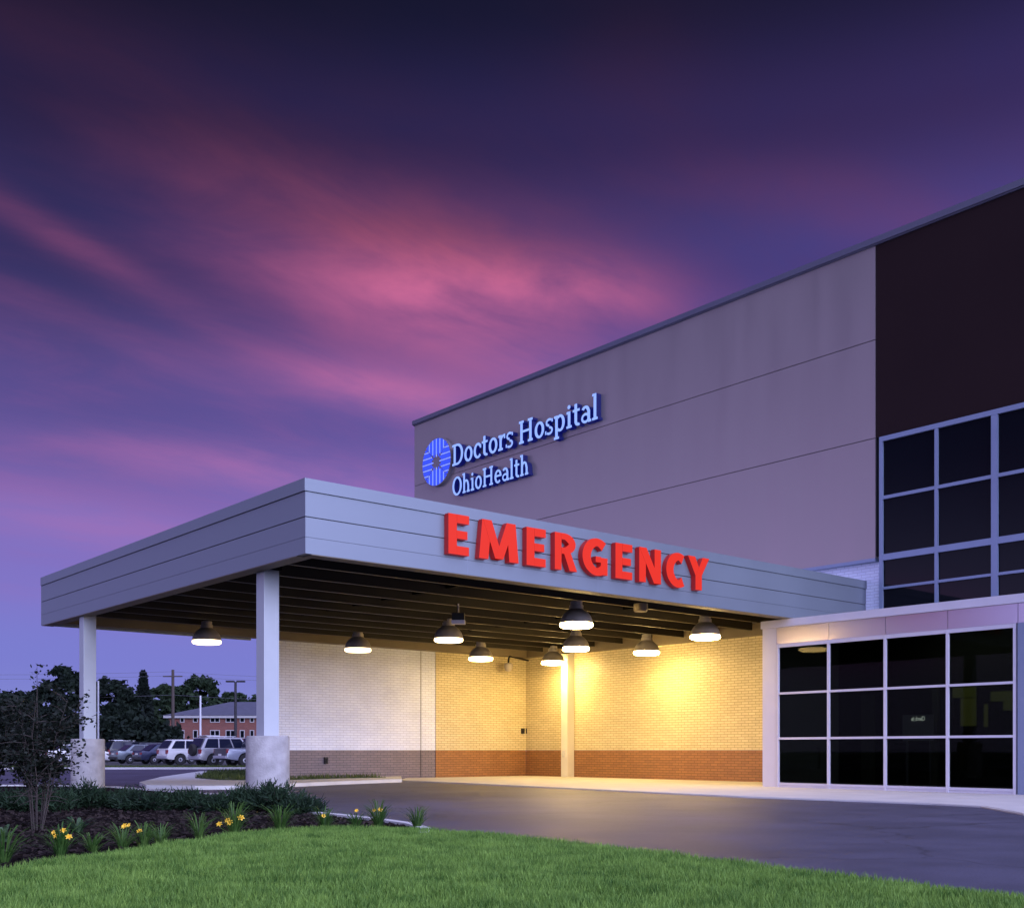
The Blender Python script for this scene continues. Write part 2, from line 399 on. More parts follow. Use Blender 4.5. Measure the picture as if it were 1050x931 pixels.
def in_poly(xy, poly):
    x, y = xy[:,0], xy[:,1]; c = np.zeros(len(x), bool); n = len(poly)
    for i in range(n):
        x0, y0 = poly[i]; x1, y1 = poly[i-1]
        with np.errstate(divide='ignore', invalid='ignore'):
            t = ((y0 > y) != (y1 > y)) & (x < (x1-x0)*(y-y0)/(y1-y0+1e-12) + x0)
        c ^= t
    return c
def blades(name, poly, n, box, z, h, w, mat, label, falloff=None):
    xy = np.stack([nrg.uniform(box[0], box[1], n), nrg.uniform(box[2], box[3], n)], 1)
    keep = in_poly(xy, poly)
    xy = xy[keep]; n = len(xy)
    xy = xy + nrg.normal(size=xy.shape)*min(.05, h*.6)
    hh = nrg.uniform(h*.55, h*1.15, n) * (.8 + .35*np.sin(xy[:,0]*2.1+np.sin(xy[:,1]*1.7)*2)**2)
    a = nrg.uniform(0, 2*math.pi, n); l = nrg.uniform(0, 2*math.pi, n); lm = nrg.uniform(.1, .75, n)*hh
    wd = nrg.uniform(.6, 1.2, n)*w
    v = np.zeros((n, 3, 3))
    dx, dy = np.cos(a)*wd, np.sin(a)*wd
    v[:,0] = np.stack([xy[:,0]-dx, xy[:,1]-dy, np.full(n, z)], 1)
    v[:,1] = np.stack([xy[:,0]+dx, xy[:,1]+dy, np.full(n, z)], 1)
    v[:,2] = np.stack([xy[:,0]+np.cos(l)*lm, xy[:,1]+np.sin(l)*lm, z+hh], 1)
    o = np_mesh(name, v, 3, mat); tag(o, label, 'grass', kind='stuff'); return o
blades('lawn_grass', lawn, 620000, (-6.5,5.0,5.2,15.0), ZL-.012, .066, .0055, M['grass'], 'mown green lawn grass in the foreground')
blades('island_grass', isg, 26000, (-13,0,27,50), .11, .16, .016, M['grass2'], 'rough grass on the kerbed island by the white brick wall')
blades('verge_grass', vrg, 16000, (-40,-9,56.5,62.5), .045, .14, .03, M['grass2'], 'strip of grass in front of the parked cars')

# loose bark chips on the bed
nC = 26000
xy = np.stack([nrg.uniform(-12, 1, nC), nrg.uniform(8, 24, nC)], 1); xy = xy[in_poly(xy, bed)]; nC = len(xy)
c = np.concatenate([xy, np.full((nC,1), .038)], 1)
a = nrg.normal(size=(nC,3)); a[:,2] *= .35; a /= np.linalg.norm(a, axis=1)[:,None]
b = nrg.normal(size=(nC,3)); b[:,2] *= .5; b -= (b*a).sum(1)[:,None]*a; b /= np.linalg.norm(b, axis=1)[:,None]
sz = nrg.uniform(.015, .045, nC)[:,None]
M['chips'] = leafmat('bark_chips', (.006,.004,.004), (.040,.028,.024), .95, 0)
tag(np_mesh('bark_chips', np.stack([c-a*sz-b*sz*.4, c+a*sz-b*sz*.4, c+a*sz+b*sz*.4, c-a*sz+b*sz*.4], 1), 4, M['chips']), 'dark bark chips covering the planting bed', 'mulch', kind='stuff')

# ------------------------------------------------------------------ hospital building
MW = 17.8; MP = 17.62
hb = empty('hospital_building', W(0, MW+4, 0)); tag(hb, 'tall hospital block clad in taupe and dark brown metal panels above brick walls', 'building')
s_l = s_on_wall(425, MP); s_d = s_on_wall(898, MP)
ZR = z_at(432, s_l, MP); ZPB = 6.32
zj = [z_at(348.2, s_d, MP), z_at(449, s_d, MP)]
SR = -13.5
g = MB()
lev = [ZPB, zj[1], zj[0], ZR-.203]
for a, b in zip(lev[:-1], lev[1:]):
    lo = a if a == ZPB else a + .011; hi = b if b == lev[-1] else b - .011
    g.sbox(s_d+.012, s_l, MP, MP+.15, lo, hi)
g.build('taupe_panel_wall', M['facade'], hb)
g = MB(); g.sbox(s_d+.02, s_l-.01, MP+.03, MP+.14, ZPB+.05, ZR-.23); 
g.sbox(s_d-.010, s_d+.010, MP+.02, MP+.13, ZPB+.05, ZR-.23); g.build('panel_joint', M['joint'], hb)
ZWT = z_at(448.5, s_on_wall(902, MP), MP)       # window head
g = MB(); g.sbox(SR, s_d-.012, MP, MP+.15, ZWT+.02, ZR-.203); g.build('brown_panel_wall', M['brown_panel'], hb)
g = MB(); g.sbox(SR, s_l+.06, MP-.09, MP+.5, ZR-.17, ZR); g.sbox(SR, s_l+.04, MP-.05, MP+.4, ZR-.205, ZR-.172); g.build('roof_coping', M['coping_dark'], hb)
g = MB(); g.sbox(s_d+.01, s_l, MP-.03, MP+.17, ZPB-.09, ZPB-.002); g.build('drip_trim', M['frame_blue'], hb)
# body of the block (side and roof)
g = MB(); g.sbox(SR, s_l-.02, MP+.16, MP+22, 6.4, ZR-.3); g.build('block_body', M['facade'], hb)
# brick storeys
def brickwall(name_up, mu, name_lo, ml, s0, s1, m0, m1, zt):
    g = MB(); g.sbox(s0, s1, m0, m1, 1.0, zt); g.build(name_up, mu, hb)
    g = MB(); g.sbox(s0, s1, m0+.004, m1-.004, -.04, .998); g.build(name_lo, ml, hb)
g = MB(); g.sbox(s_d+.0, 14.5, MW, MW+.3, 4.9, 6.38); g.build('upper_brick_wall', M['white_brick_cool_tint'], hb)
brickwall('lamp_tint_brick_wall', M['lamp_tint_brick'], 'lamp_tint_brick_base', M['lamp_tint_base_brick'], -7.2, 14.5, MW, MW+.3, 4.898)
M447 = m_on_front(447, 14.5)  # one brick wall, painted tint changes here from cool to lamp-lit
def vwall(n1, m1_, n2, m2_, a, b, s, zt=5.6):
    g = MB(); g.sbox(s, s+.3, a, b, 1.0, zt); g.build(n1, m1_, hb)
    g = MB(); g.sbox(s+.004, s+.296, a, b, -.04, .998); g.build(n2, m2_, hb)
vwall('lamp_tint_brick_wall', M['lamp_tint_brick'], 'lamp_tint_brick_base', M['lamp_tint_base_brick'], M447, MW, 14.5)
ML = m_on_front(277, 14.5)
vwall('white_brick_wall', M['white_brick_cool_tint'], 'cool_tint_brick_base', M['cool_tint_base_brick'], ML, M447-.001, 14.53)
g = MB(); g.sbox(14.84, s_l-.1, 12.2, MP+.1, -.04, 5.55); g.build('wing_body', M['white_brick_cool_tint'], hb)
g = MB(); g.sbox(14.45, 14.9, ML-.05, 17.55, 5.6, 5.72); g.build('wing_coping', M['coping_dark'], hb)
# control joints
for px in (432, 551.7):
    g = MB(); mm = m_on_front(px, 14.5)
    g.sbox(14.49 if px > 440 else 14.52, 14.6, mm-.008, mm+.008, .05, 4.5)
    g.build('control_joint', M['joint'], hb)

# upper ribbon window in the brown panel area
xs = [902, 960, 1026]
sx = [s_on_wall(x, MP) for x in xs]; dW = sx[0]-sx[1]
sx = [sx[0], sx[0]-dW, sx[0]-2*dW]
zrow = [4.55, z_at(603.5, sx[0], MP), z_at(572, sx[0], MP), z_at(511, sx[0], MP), ZWT]
w = empty('window'); w.parent = hb; w.location = (0,0,0)
fm = MB(); send = sx[2]-4*dW
fm.sbox(send, sx[0]+.0, MP-.03, MP+.12, ZWT-.13, ZWT)
fm.sbox(sx[0]-.10, sx[0], MP-.03, MP+.12, 4.5, ZWT-.131)
cols = []
x = sx[0]-.10
k = 0
while x > send+.3:
    nxt = max(x - (dW-.05), send)
    wd = .09 if k % 2 == 0 else .17
    cols.append((x, nxt+wd)); fm.sbox(nxt, nxt+wd-.002, MP-.025, MP+.12, 4.5, ZWT-.131); x = nxt; k += 1
for z, t in ((zrow[1], .07), (zrow[2], .17), (zrow[3], .09)):
    for a, b in cols: fm.sbox(b-.001, a+.001, MP-.02, MP+.1, z-t/2, z+t/2)
fm.build('frame', M['frame_blue'], w)
for a, b in cols:
    gm = MB(); gm.sbox(b-.02, a+.02, MP+.04, MP+.06, 4.5, ZWT-.1); gm.build('pane', M['black_glass'], w)

# ------------------------------------------------------------------ canopy
cn = empty('ambulance_canopy', W(7, 1, 0)); tag(cn, 'flat silver metal entrance canopy on pale posts over the driveway', 'canopy')
D = 14.44; ZF = [4.44, 4.73, 5.09, 5.53, 5.75]
g = MB()
def ringband(z0, z1, off, mi=0):
    g.sbox(-off, .12, -off, MW-.005, z0, z1, mi)             # lettered front
    g.sbox(.121, D-.001, -off, .12, z0, z1, mi)              # end face
g_gap = .016
ringband(ZF[0], ZF[1]-.006, .0); ringband(ZF[1], ZF[2]-g_gap, .0); ringband(ZF[2], ZF[3]-.009, .005); ringband(ZF[3], ZF[4], .03)
g.sbox(D, D+.04, -.0, 6.3, ZF[0], ZF[4])
g.build('fascia', M['silver'], cn)
g = MB(); g.sbox(.015, .11, .015, MW-.01, ZF[0]+.02, ZF[4]-.03); g.sbox(.111, D-.02, .015, .11, ZF[0]+.02, ZF[4]-.03); g.build('fascia_joint', M['joint'], cn)
for k in range(1, 5):
    mm = k*3.6
    g = MB(); g.sbox(-.0015, .02, mm-.004, mm+.004, ZF[0]+.01, ZF[2]-.03); g.build('panel_seam', M['silver_coping'], cn)
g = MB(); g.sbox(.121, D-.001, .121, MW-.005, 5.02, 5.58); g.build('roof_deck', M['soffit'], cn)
g = MB(); g.sbox(.122, D-.002, .122, MW-.006, 5.584, 5.62); g.build('roof_bounce_sheet', M['white_trim'], cn)  # unseen white sheet added to bounce light up the taupe wall
g = MB(); g.sbox(.005, .30, .125, MW-.01, ZF[0]-.015, ZF[0]-.001); g.sbox(.301, D-.01, .005, .30, ZF[0]-.015, ZF[0]-.001); g.build('soffit_trim', M['ledger'], cn)
# purlins: web + lighter lower flange
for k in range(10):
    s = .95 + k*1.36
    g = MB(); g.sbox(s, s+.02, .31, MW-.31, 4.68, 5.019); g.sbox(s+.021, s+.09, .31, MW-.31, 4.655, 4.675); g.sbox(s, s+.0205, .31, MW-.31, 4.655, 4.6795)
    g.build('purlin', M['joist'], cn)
for mm in (5.9, 11.9):
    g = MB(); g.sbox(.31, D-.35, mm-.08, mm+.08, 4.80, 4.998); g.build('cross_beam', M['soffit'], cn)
g = MB(); g.sbox(.31, D-.34, MW-.30, MW-.005, 4.50, 4.86); g.build('wall_ledger', M['ledger'], cn)
g = MB(); g.sbox(D-.33, D-.005, .13, MW-.005, 4.50, 4.86); g.build('rear_girder', M['ledger'], cn)
# posts
c1 = Vector(G(274.5, 822, 0)); 
def sm(x, y):
    d = Vector((x, y, 0)) - Vector((P0.x, P0.y, 0)); return d.dot(U), d.dot(V)
ca = AT(274.5, 21.0); S1, Mm1 = sm(*ca)
Y2 = 28.0
cb = AT(90, Y2); S2, Mm2 = sm(*cb)
CW = .16
for (s, m, basez) in ((S1, Mm1, 1.275), (S2, Mm2, 1.29)):
    g = MB(); g.sbox(s-CW, s+CW, m-CW, m+CW, basez, 4.46); sh = g.build('post', M['col_paint'], cn, bevel=.008)
    p = W(s, m, 0)
    g = MB(); g.lathe([(.405,-.05),(.415,.0),(.415,basez-.03),(.40,basez)], 40, (p.x, p.y, 0)); g.build('concrete_base', M['conc'], sh, smooth=True, offset=wloc(sh))
    g = MB(); g.sbox(s-.2, s+.2, m-.2, m+.2, 4.461, 4.69); g.build('post_cap', M['soffit'], sh, offset=wloc(sh))
s3, m3 = 12.0, m_on_front(582, 12.0)
s3b = 2.3
for s in (s3, s3b):
    g = MB(); g.sbox(s-.17, s+.17, m3-.17, m3+.17, .02, 4.498); g.build('post', M['lamp_tint_post_paint'], cn, bevel=.008)

# ------------------------------------------------------------------ glass vestibule
VM = 14.3
sv0 = s_on_wall(782, VM); sv1 = s_on_wall(1045.5, VM)
vb = empty('glass_vestibule', W((sv0+sv1)/2, VM, 0)); tag(vb, 'low glazed entrance vestibule with pale metal frame beside the brick wall', 'vestibule')
sg0 = s_on_wall(796.5, VM); sg1 = s_on_wall(1042, VM)
ZG0, ZG1 = .15, z_at(662.8, sg0, VM)
ZC0, ZC1 = z_at(645, sv0, VM), z_at(637.5, sv0, VM)
SE = sv1-1.6
g = MB(); g.sbox(sv1-3, sv0+.02, VM-.06, MW-.02, ZC0, ZC1); g.build('roof_coping', M['frame'], vb)
# fascia panels
pw = (sg0-sg1)/4
seams = [sg0+.02, sg0-pw, sg0-2*pw, sg0-3*pw, sg1-.04, sg1-1.6, sv1-3]
for a, b in zip(seams[:-1], seams[1:]):
    if a-b < .02: continue
    g = MB(); g.sbox(b+.006, a-.006, VM, VM+.1, ZG1+.06, ZC0-.004); g.build('fascia_panel', M['gloss_panel'], vb)
g = MB(); g.sbox(sg0+.02, sv0-.0, VM-.004, VM+.14, .02, ZC0-.004); g.build('corner_pier', M['frame'], vb)
g = MB(); g.sbox(sv1-3, sg1-.045, VM-.03, VM+.12, .02, ZG1+.058); g.build('corner_pier', M['frame_blue'], vb)
g = MB(); g.sbox(sv0-.12, sv0-.01, VM+.142, MW-.03, .02, ZC0-.004); g.build('side_wall', M['frame'], vb)
zr = [ZG0, z_at(757, sg0, VM), z_at(711, sg0, VM), ZG1]
fr = MB()
xsv = [796.5, 849.5, 907.5, 971.5, 1042]
sm_ = [s_on_wall(x, VM) for x in xsv]
FW = .062
for i, s in enumerate(sm_):
    a, b = (s-FW, s) if i == 0 else (s, s+FW) if i == 4 else (s-FW/2, s+FW/2)
    fr.sbox(a, b, VM-.02, VM+.1, .02, ZG1+.055)
for i in range(4):
    a = sm_[i]-(FW if i == 0 else FW/2)-.0005; b = sm_[i+1]+(FW if i == 3 else FW/2)+.0005
    for z, t in ((ZG1+.01, .09), (zr[2], .056), (zr[1], .056), (ZG0-.03, .06)):
        fr.sbox(b, a, VM-.012, VM+.09, z-t/2, z+t/2)
    fr.sbox(b, a, VM+.005, VM+.08, .021, ZG0-.062)
fr.build('frame', M['frame'], vb)
for i in range(4):
    a = sm_[i]-FW*.4; b = sm_[i+1]+FW*.4
    for z0, z1 in zip(zr[:-1], zr[1:]):
        g = MB(); g.sbox(b, a, VM+.04, VM+.052, z0+.02, z1-.02)
        g.build('window_pane', M['glass'], vb)
# inside
g = MB(); g.sbox(sg1-1.5, sv0-.13, MW-.12, MW-.02, .08, ZC0-.02); g.build('back_wall', M['room'], vb)
g = MB(); g.sbox(sg1-1.5, sv0-.13, VM+.15, MW-.121, .076, .085); g.build('interior_floor', M['room_floor'], vb)
g = MB(); g.sbox(sg1-1.5, sv0-.13, VM+.15, MW-.121, ZC0-.05, ZC0-.004); g.build('ceiling', M['room'], vb)
g = MB(); g.sbox(sg1-1.6, sg1-1.502, VM+.15, MW-.02, .08, ZC0-.05); g.build('end_wall', M['room'], vb)

M['hidden_fill_glow'] = emit('hidden_fill_glow', (.95,1.0,.80), 2.6)
g = MB(); g.sbox(sg1+1.2, sg1+3.6, 16.3, 17.1, ZC0-.085, ZC0-.052); g.build('hidden_fill_panel', M['hidden_fill_glow'], vb)  # unseen glowing panel added to brighten the vestibule interior

# ------------------------------------------------------------------ lettering
def thick(p, q, w):
    d = Vector((q[0]-p[0], q[1]-p[1])); n = Vector((-d.y, d.x)).normalized()*(w/2)
    return [(p[0]+n.x, p[1]+n.y), (p[0]-n.x, p[1]-n.y), (q[0]-n.x, q[1]-n.y), (q[0]+n.x, q[1]+n.y)]
def rect(x0, y0, x1, y1): return [[(x0,y0),(x1,y0),(x1,y1),(x0,y1)]]
def arc(cx, cy, rx, ry, a0, a1, w, w1=None, n=20):
    """returns a list of quads: elliptical stroke; rx, ry are OUTER radii"""
    w1 = w if w1 is None else w1
    out = []
    pts = []
    for i in range(n+1):
        t = i/n; a = R(a0+(a1-a0)*t)
        k = abs(math.cos(a)); ww = w*k + w1*(1-k)
        pts.append(((cx+rx*math.cos(a), cy+ry*math.sin(a)), (cx+(rx-ww)*math.cos(a), cy+(ry-ww)*math.sin(a))))
    for i in range(n):
        out.append([pts[i][0], pts[i+1][0], pts[i+1][1], pts[i][1]])
    return ('strip', out)
def heavy(ch):
    """bold humanist capitals in a unit box"""
    t = .41
    if ch == 'E': return [rect(0,0,t,1), rect(t,0,1,.215), rect(t,.40,.92,.60), rect(t,.785,1,1)]
    if ch == 'M': return [[[(0,0),(.23,0),(.31,1),(.08,1)]], [[(1,0),(.76,0),(.69,1),(.92,1)]], [[(.10,1),(.31,1),(.60,.04),(.40,.04)]], [[(.90,1),(.69,1),(.40,.04),(.60,.04)]]]
    if ch == 'N': return [rect(0,0,.30,1), rect(.70,0,1,1), [[(0,1),(.33,1),(1,0),(.67,0)]]]
    if ch == 'R': return [rect(0,0,.30,1), arc(.44,.72,.50,.28,-90,90,.29,.17), rect(.29,.83,.46,1), rect(.29,.44,.46,.61), [[(.40,.46),(.70,.50),(1.0,0),(.66,0)]]]
    if ch == 'C': return [arc(.60,.5,.60,.52,60,300,.36,.22,32)]
    if ch == 'G': return [arc(.58,.5,.58,.52,52,303,.33,.21,32), rect(.73,.02,1,.50), rect(.52,.36,.74,.52)]
    if ch == 'Y': return [rect(.35,0,.65,.46), [[(.0,1),(.33,1),(.66,.44),(.35,.42)]], [[(1,1),(.69,1),(.36,.42),(.65,.46)]]]
SW = .15
def slab(ch):
    """slab serif letters: returns (advance width, shapes); cap height 1, x-height .70"""
    x = .70; w = SW; q = .105
    def serif(cx, y, half=.125): return rect(cx-half, y, cx+half, y+q)
    def stem(cx, y0, y1): return rect(cx-w/2, y0, cx+w/2, y1)
    if ch == 'D': return .86, [stem(.2,0,1), rect(.03,0,.42,q), rect(.03,1-q,.42,1), arc(.40,.5,.42,.5,-90,90,w*1.05,q)]
    if ch == 'H': return .98, [stem(.2,0,1), stem(.76,0,1), rect(.25,.47,.71,.47+q)] + [serif(cx,y,.15) for cx in (.2,.76) for y in (0,1-q)]
    if ch == 'O': return .92, [arc(.46,.5,.42,.52,0,360,w*1.1,q,36)]
    if ch == 'o': return .66, [arc(.33,x/2,.29,x/2+.01,0,360,w,q,28)]
    if ch == 'c': return .58, [arc(.33,x/2,.29,x/2+.01,42,318,w,q,24), [thick((.52,.44),(.52,.60),.09)]]
    if ch == 'e': return .63, [arc(.33,x/2,.29,x/2+.01,0,312,w,q,28), rect(.10,.33,.61,.33+q)]
    if ch == 't': return .46, [stem(.2,.14,.92), rect(.03,x-q,.42,x), arc(.34,.17,.20,.18,180,300,w,q,12)]
    if ch == 'r': return .50, [stem(.17,0,x), serif(.17,0,.15), rect(.03,x-q,.17,x), arc(.40,.42,.24,.28,80,170,.10,q,12), [thick((.44,.5),(.44,x),.09)]]
    if ch == 's': return .52, [arc(.26,.53,.21,.18,40,270,.10,q,16), arc(.26,.18,.22,.185,-140,90,.10,q,16), [thick((.44,.52),(.44,.66),.08)], [thick((.06,.04),(.06,.19),.08)]]
    if ch == 'p': return .72, [stem(.17,-.30,x), serif(.17,-.30,.15), rect(.03,x-q,.17,x), arc(.38,x/2,.28,x/2+.01,-125,125,w,q,24)]
    if ch == 'i': return .36, [stem(.18,0,x), serif(.18,0,.15), rect(.04,x-q,.18,x), arc(.18,.88,.085,.085,0,360,.08,.08,12)]
    if ch == 'a': return .62, [stem(.46,.04,.50), rect(.42,0,.60,q), arc(.28,.20,.23,.21,20,330,.10,q,20), arc(.28,.48,.235,.225,0,150,w,q,14)]
    if ch == 'l': return .36, [stem(.18,0,1.08), serif(.18,0,.15), rect(.04,1.08-q,.18,1.08)]
    if ch == 'h': return .72, [stem(.17,0,1.08), serif(.17,0,.13), rect(.03,1.08-q,.17,1.08), stem(.54,0,.42), serif(.54,0,.13), arc(.355,.40,.243,.31,0,170,w,q,16)]
    if ch == 'C': return .80, [arc(.46,.5,.42,.52,45,315,w*1.1,q,28)]
    if ch == 'k': return .64, [stem(.17,0,1.08), serif(.17,0,.13), [thick((.2,.3),(.5,.68),.1)], [thick((.3,.42),(.56,0),.11)]]
    if ch == 'n': return .72, [stem(.17,0,x), serif(.17,0,.13), stem(.54,0,.42), serif(.54,0,.13), arc(.355,.40,.243,.31,0,170,w,q,16)]
    return .3, []
def glyph_mesh(shapes, fn, depth, mb, mi_face=0, mi_side=1):
    """fn(x, y, d) -> world point, d = distance out of the wall"""
    for k, sh in enumerate(shapes):
        d1 = depth + .0018*k
        if isinstance(sh, tuple):
            quads = sh[1]
            for qd in quads: mb.face([fn(a, b, d1) for a, b in qd], None, mi_face)
            n = len(quads)
            for i, qd in enumerate(quads):
                mb.face([fn(*qd[0],0), fn(*qd[1],0), fn(*qd[1],d1), fn(*qd[0],d1)], None, mi_side)
                mb.face([fn(*qd[2],0), fn(*qd[3],0), fn(*qd[3],d1), fn(*qd[2],d1)], None, mi_side)
                if i == 0: mb.face([fn(*qd[0],0), fn(*qd[3],0), fn(*qd[3],d1), fn(*qd[0],d1)], None, mi_side)
                if i == n-1: mb.face([fn(*qd[1],0), fn(*qd[2],0), fn(*qd[2],d1), fn(*qd[1],d1)], None, mi_side)
        else:
            for pl in sh:
                mb.face([fn(a, b, d1) for a, b in pl], None, mi_face)
                for i in range(len(pl)):
                    a, b = pl[i], pl[(i+1) % len(pl)]
                    mb.face([fn(*a,0), fn(*b,0), fn(*b,d1), fn(*a,d1)], None, mi_side)
def fixnormals(o):
    bm = bmesh.new(); bm.from_mesh(o.data); bmesh.ops.recalc_face_normals(bm, faces=bm.faces); bm.to_mesh(o.data); bm.free()

# red EMERGENCY sign on the canopy front (plane s = 0, faces -U)
sg = empty('emergency_sign', W(0, 7, 4.78)); tag(sg, 'red lit channel letters reading EMERGENCY on the canopy front', 'sign')
zx = [(62,135),(165,302),(325,393),(420,498),(513,601),(624,684),(704,781),(795,866),(868,943)]
EB, EH = 4.775, .775
for ch, (a, b) in zip('EMERGENCY', zx):
    so = -.15
    m0, m1 = m_on_front(440+.3048*a+1.2, so), m_on_front(440+.3048*b, so)
    mb = MB()
    glyph_mesh(heavy(ch), lambda x, y, d: W(-.012-d, m0+(m1-m0)*x, EB+EH*y), .13, mb)
    mb.build('letter', [M['red_face'], M['red_side']], sg, merge=False)

# blue hospital name on the taupe wall (plane m = MP, faces -V; reading direction is -s)
ms = MP - .24
def wall_text(name, label, text, px0, px1, py0, py1, cap, depth=.24):
    sA = s_on_wall(px0, ms); sB = s_on_wall(px1, ms)
    z0 = z_at(py0, sA, ms); z1 = z_at(py1, sB, ms); zb = (z0+z1)/2
    adv = [slab(c)[0] for c in text]; tot = sum(adv)-.08
    k = (sA-sB)/tot
    o = empty(name, W(sA, MP, zb)); tag(o, label, 'sign')
    x0 = 0
    for c, a in zip(text, adv):
        sh = slab(c)[1]
        if sh:
            mb = MB()
            glyph_mesh(sh, lambda x, y, d: W(sA-(x0+x)*k, MP-.004-d, zb+y*cap), depth, mb)
            mb.build('letter', [M['sign_face'], M['sign_side']], o, merge=False)
        x0 += a
    return o
wall_text('hospital_name_sign', 'pale blue lit letters reading Doctors Hospital, high on the taupe wall', 'Doctors Hospital', 463.5, 612, 477.5, 431, .86)
wall_text('health_group_sign', 'smaller pale blue lit letters reading OhioHealth, under the hospital name', 'OhioHealth', 463.5, 541.5, 508.5, 487.0, .74)
# round emblem
sL = s_on_wall(446.3, ms); zL = z_at(473.5, sL, ms); RL = .98
lg = empty('emblem_sign', W(sL, MP, zL)); tag(lg, 'round blue lit emblem of fine bars left of the hospital name', 'sign')
mb = MB(); nseg = 48
def lp(x, y, d): return W(sL-x, MP-.004-d, zL+y)
rim = [(RL*1.02*math.cos(2*math.pi*i/nseg), RL*1.02*math.sin(2*math.pi*i/nseg)) for i in range(nseg)]
glyph_mesh([[rim]], lp, .17, mb, 0, 0); fixnormals(mb.build('backing_disc', M['logo_disc'], lg))
for part, mat, ks in (('blue_bars', M['logo_lit'], (0,1)), ('pale_bars', M['logo_pale'], (2,))):
    mb = MB()
    for quad in range(4):
        for i in range(-8, 9):
            pale = (i % 3 == 0)
            if (2 in ks) != pale: continue
            x = i*.088*RL/1.05
            hw = .034 if not pale else .020
            top = math.sqrt(max(0, RL**2 - x**2))*.985
            bot = max(.22 + .10*(abs(i) % 2), abs(x)*.98+(.08 if quad % 2 else .0))
            if top-bot < .06: continue
            pts = [(x-hw, bot), (x+hw, bot), (x+hw, top), (x-hw, top)]
            c, s_ = [(1,0),(0,1),(-1,0),(0,-1)][quad]
            pts = [(px*c-py*s_, px*s_+py*c) for px, py in pts]
            glyph_mesh([[pts]], lp, .19+.004*(quad % 2), mb, 0, 0)
    mb.build(part, mat, lg, merge=False)

# ------------------------------------------------------------------ pendant lamps
def make_pendant(stem_top=4.69-4.04):
    r = empty('pendant_lamp')
    g = MB(); g.lathe([(.40,.124),(.412,.13),(.40,.20),(.365,.29),(.30,.38),(.215,.45),(.175,.48),(.175,.57),(.15,.58),(.15,.67),(.07,.70),(.028,.71)], 32, cap0=False)
    sh = g.build('lamp_shade', M['shade'], r, smooth=True)
    g = MB(); g.lathe([(.28,.012),(.36,.02),(.405,.045),(.415,.08),(.405,.122)], 32); ln = g.build('lamp_lens', M['lens'], r, smooth=True)
    g = MB(); g.lathe([(.022,.69),(.022,stem_top)], 10); g.lathe([(.06,stem_top-.05),(.06,stem_top)], 12); g.build('stem', M['shade'], r)
    return r
LZ = 4.04
lamps = [(212,660,'d','pendant lamp alone over the lawn side, in the gap between the two posts'),
         (367,668,'d','pendant lamp hanging in front of the white brick wall'),
         (460,658,'d','pendant lamp at the edge where the white wall turns lamp yellow'),
         (493,677,'m','small far pendant lamp left of the wall camera'),
         (567,681,'b','farthest pendant lamp, just left of the wall post top'),
         (590.5,667,'b','pendant lamp directly below the nearest one, above the wall post'),
         (591,643,'b','nearest and largest pendant lamp, under the R and G of the red sign'),
         (663,671,'b','pendant lamp before the bright patch on the lamp-lit brick wall'),
         (723,655,'b','rightmost pendant lamp, nearest the glass vestibule')]
M['lens_mid'] = emit('lamp_lens_mid', (1.0,.665,.235), 40.)
proto = make_pendant(4.69-LZ)
for i, (px, py, kind, lab) in enumerate(lamps):
    o = proto if i == 0 else copy_tree(proto)
    Yl = F*(LZ+.03-EYE)/(HY-py); xl, yl = AT(px, Yl)
    o.location = (xl, yl, LZ)
    tag(o, lab, 'lamp', 'pendant lamps under the canopy')
    for ch in kids(o):
        if ch.name.startswith('lamp_lens'):
            if i > 0: ch.data = ch.data.copy()
            ch.data.materials[0] = M[{'d': 'lens_dim', 'm': 'lens_mid', 'b': 'lens'}[kind]]

# ------------------------------------------------------------------ small fittings
mm = m_on_front(515, 14.4)
cam_o = empty('security_camera', W(14.5, mm, 3.5)); tag(cam_o, 'dome security camera on a bent pipe arm on the lamp-lit brick wall', 'camera')
zc = z_at(684, 14.3, mm); ma = m_on_front(549, 14.4)
mb = MB(); mb.tube([W(14.5,ma,zc+.28), W(14.42,ma-.1,zc+.30), W(14.2,mm+.35,zc+.40), W(14.1,mm+.12,zc+.40), W(14.08,mm+.05,zc+.34), W(14.05,mm,zc+.12)], .035, 8); mb.build('pipe_arm', M['joist'], cam_o, smooth=True)
mb = MB(); p = W(14.05, mm, zc); mb.lathe([(.05,-.17),(.11,-.14),(.15,-.06),(.165,0),(.165,.10),(.12,.14)], 20, tuple(p)); mb.build('dome_housing', M['shade'], cam_o, smooth=True)
for i, px in enumerate((536.5, 541.5)):
    mq = m_on_front(px, 14.45)
    mb = MB(); mb.sbox(14.44, 14.498, mq-.075, mq+.075, z_at(752,14.45,mq), z_at(746.5,14.45,mq)); o = mb.build('wall_outlet', M['black'], bevel=.01)
    tag(o, ('left' if i == 0 else 'right') + ' one of two small black outlet covers on the lamp-lit wall', 'outlet', 'outlet covers on the lamp-lit wall')
mq = m_on_front(334, 14.5)
mb = MB(); mb.sbox(14.44, 14.527, mq-.06, mq+.06, z_at(783,14.5,mq), z_at(776,14.5,mq)); p = W(14.40, mq, z_at(780,14.5,mq)); mb.lathe([(.03,-.06),(.035,.08)], 10, tuple(p))
tag(mb.build('hose_tap', M['black']), 'small dark hose tap on the brick base of the white wall', 'tap')
mb = MB(); mb.sbox(s3-.04, s3+.04, m3-.24, m3-.172, .75, 1.0); mb.sbox(s3-.03, s3+.03, m3-.27, m3-.241, .80, .92)
tag(mb.build('post_call_box', M['white_plastic'], bevel=.005), 'small white call box low on the wall post', 'box')
sp = empty('soffit_speaker'); xs_, ys_ = AT(470, 27.5); sp.location = (xs_, ys_, 4.45)
tag(sp, 'small dark box fitting under the canopy joists beside a pendant lamp', 'fitting')
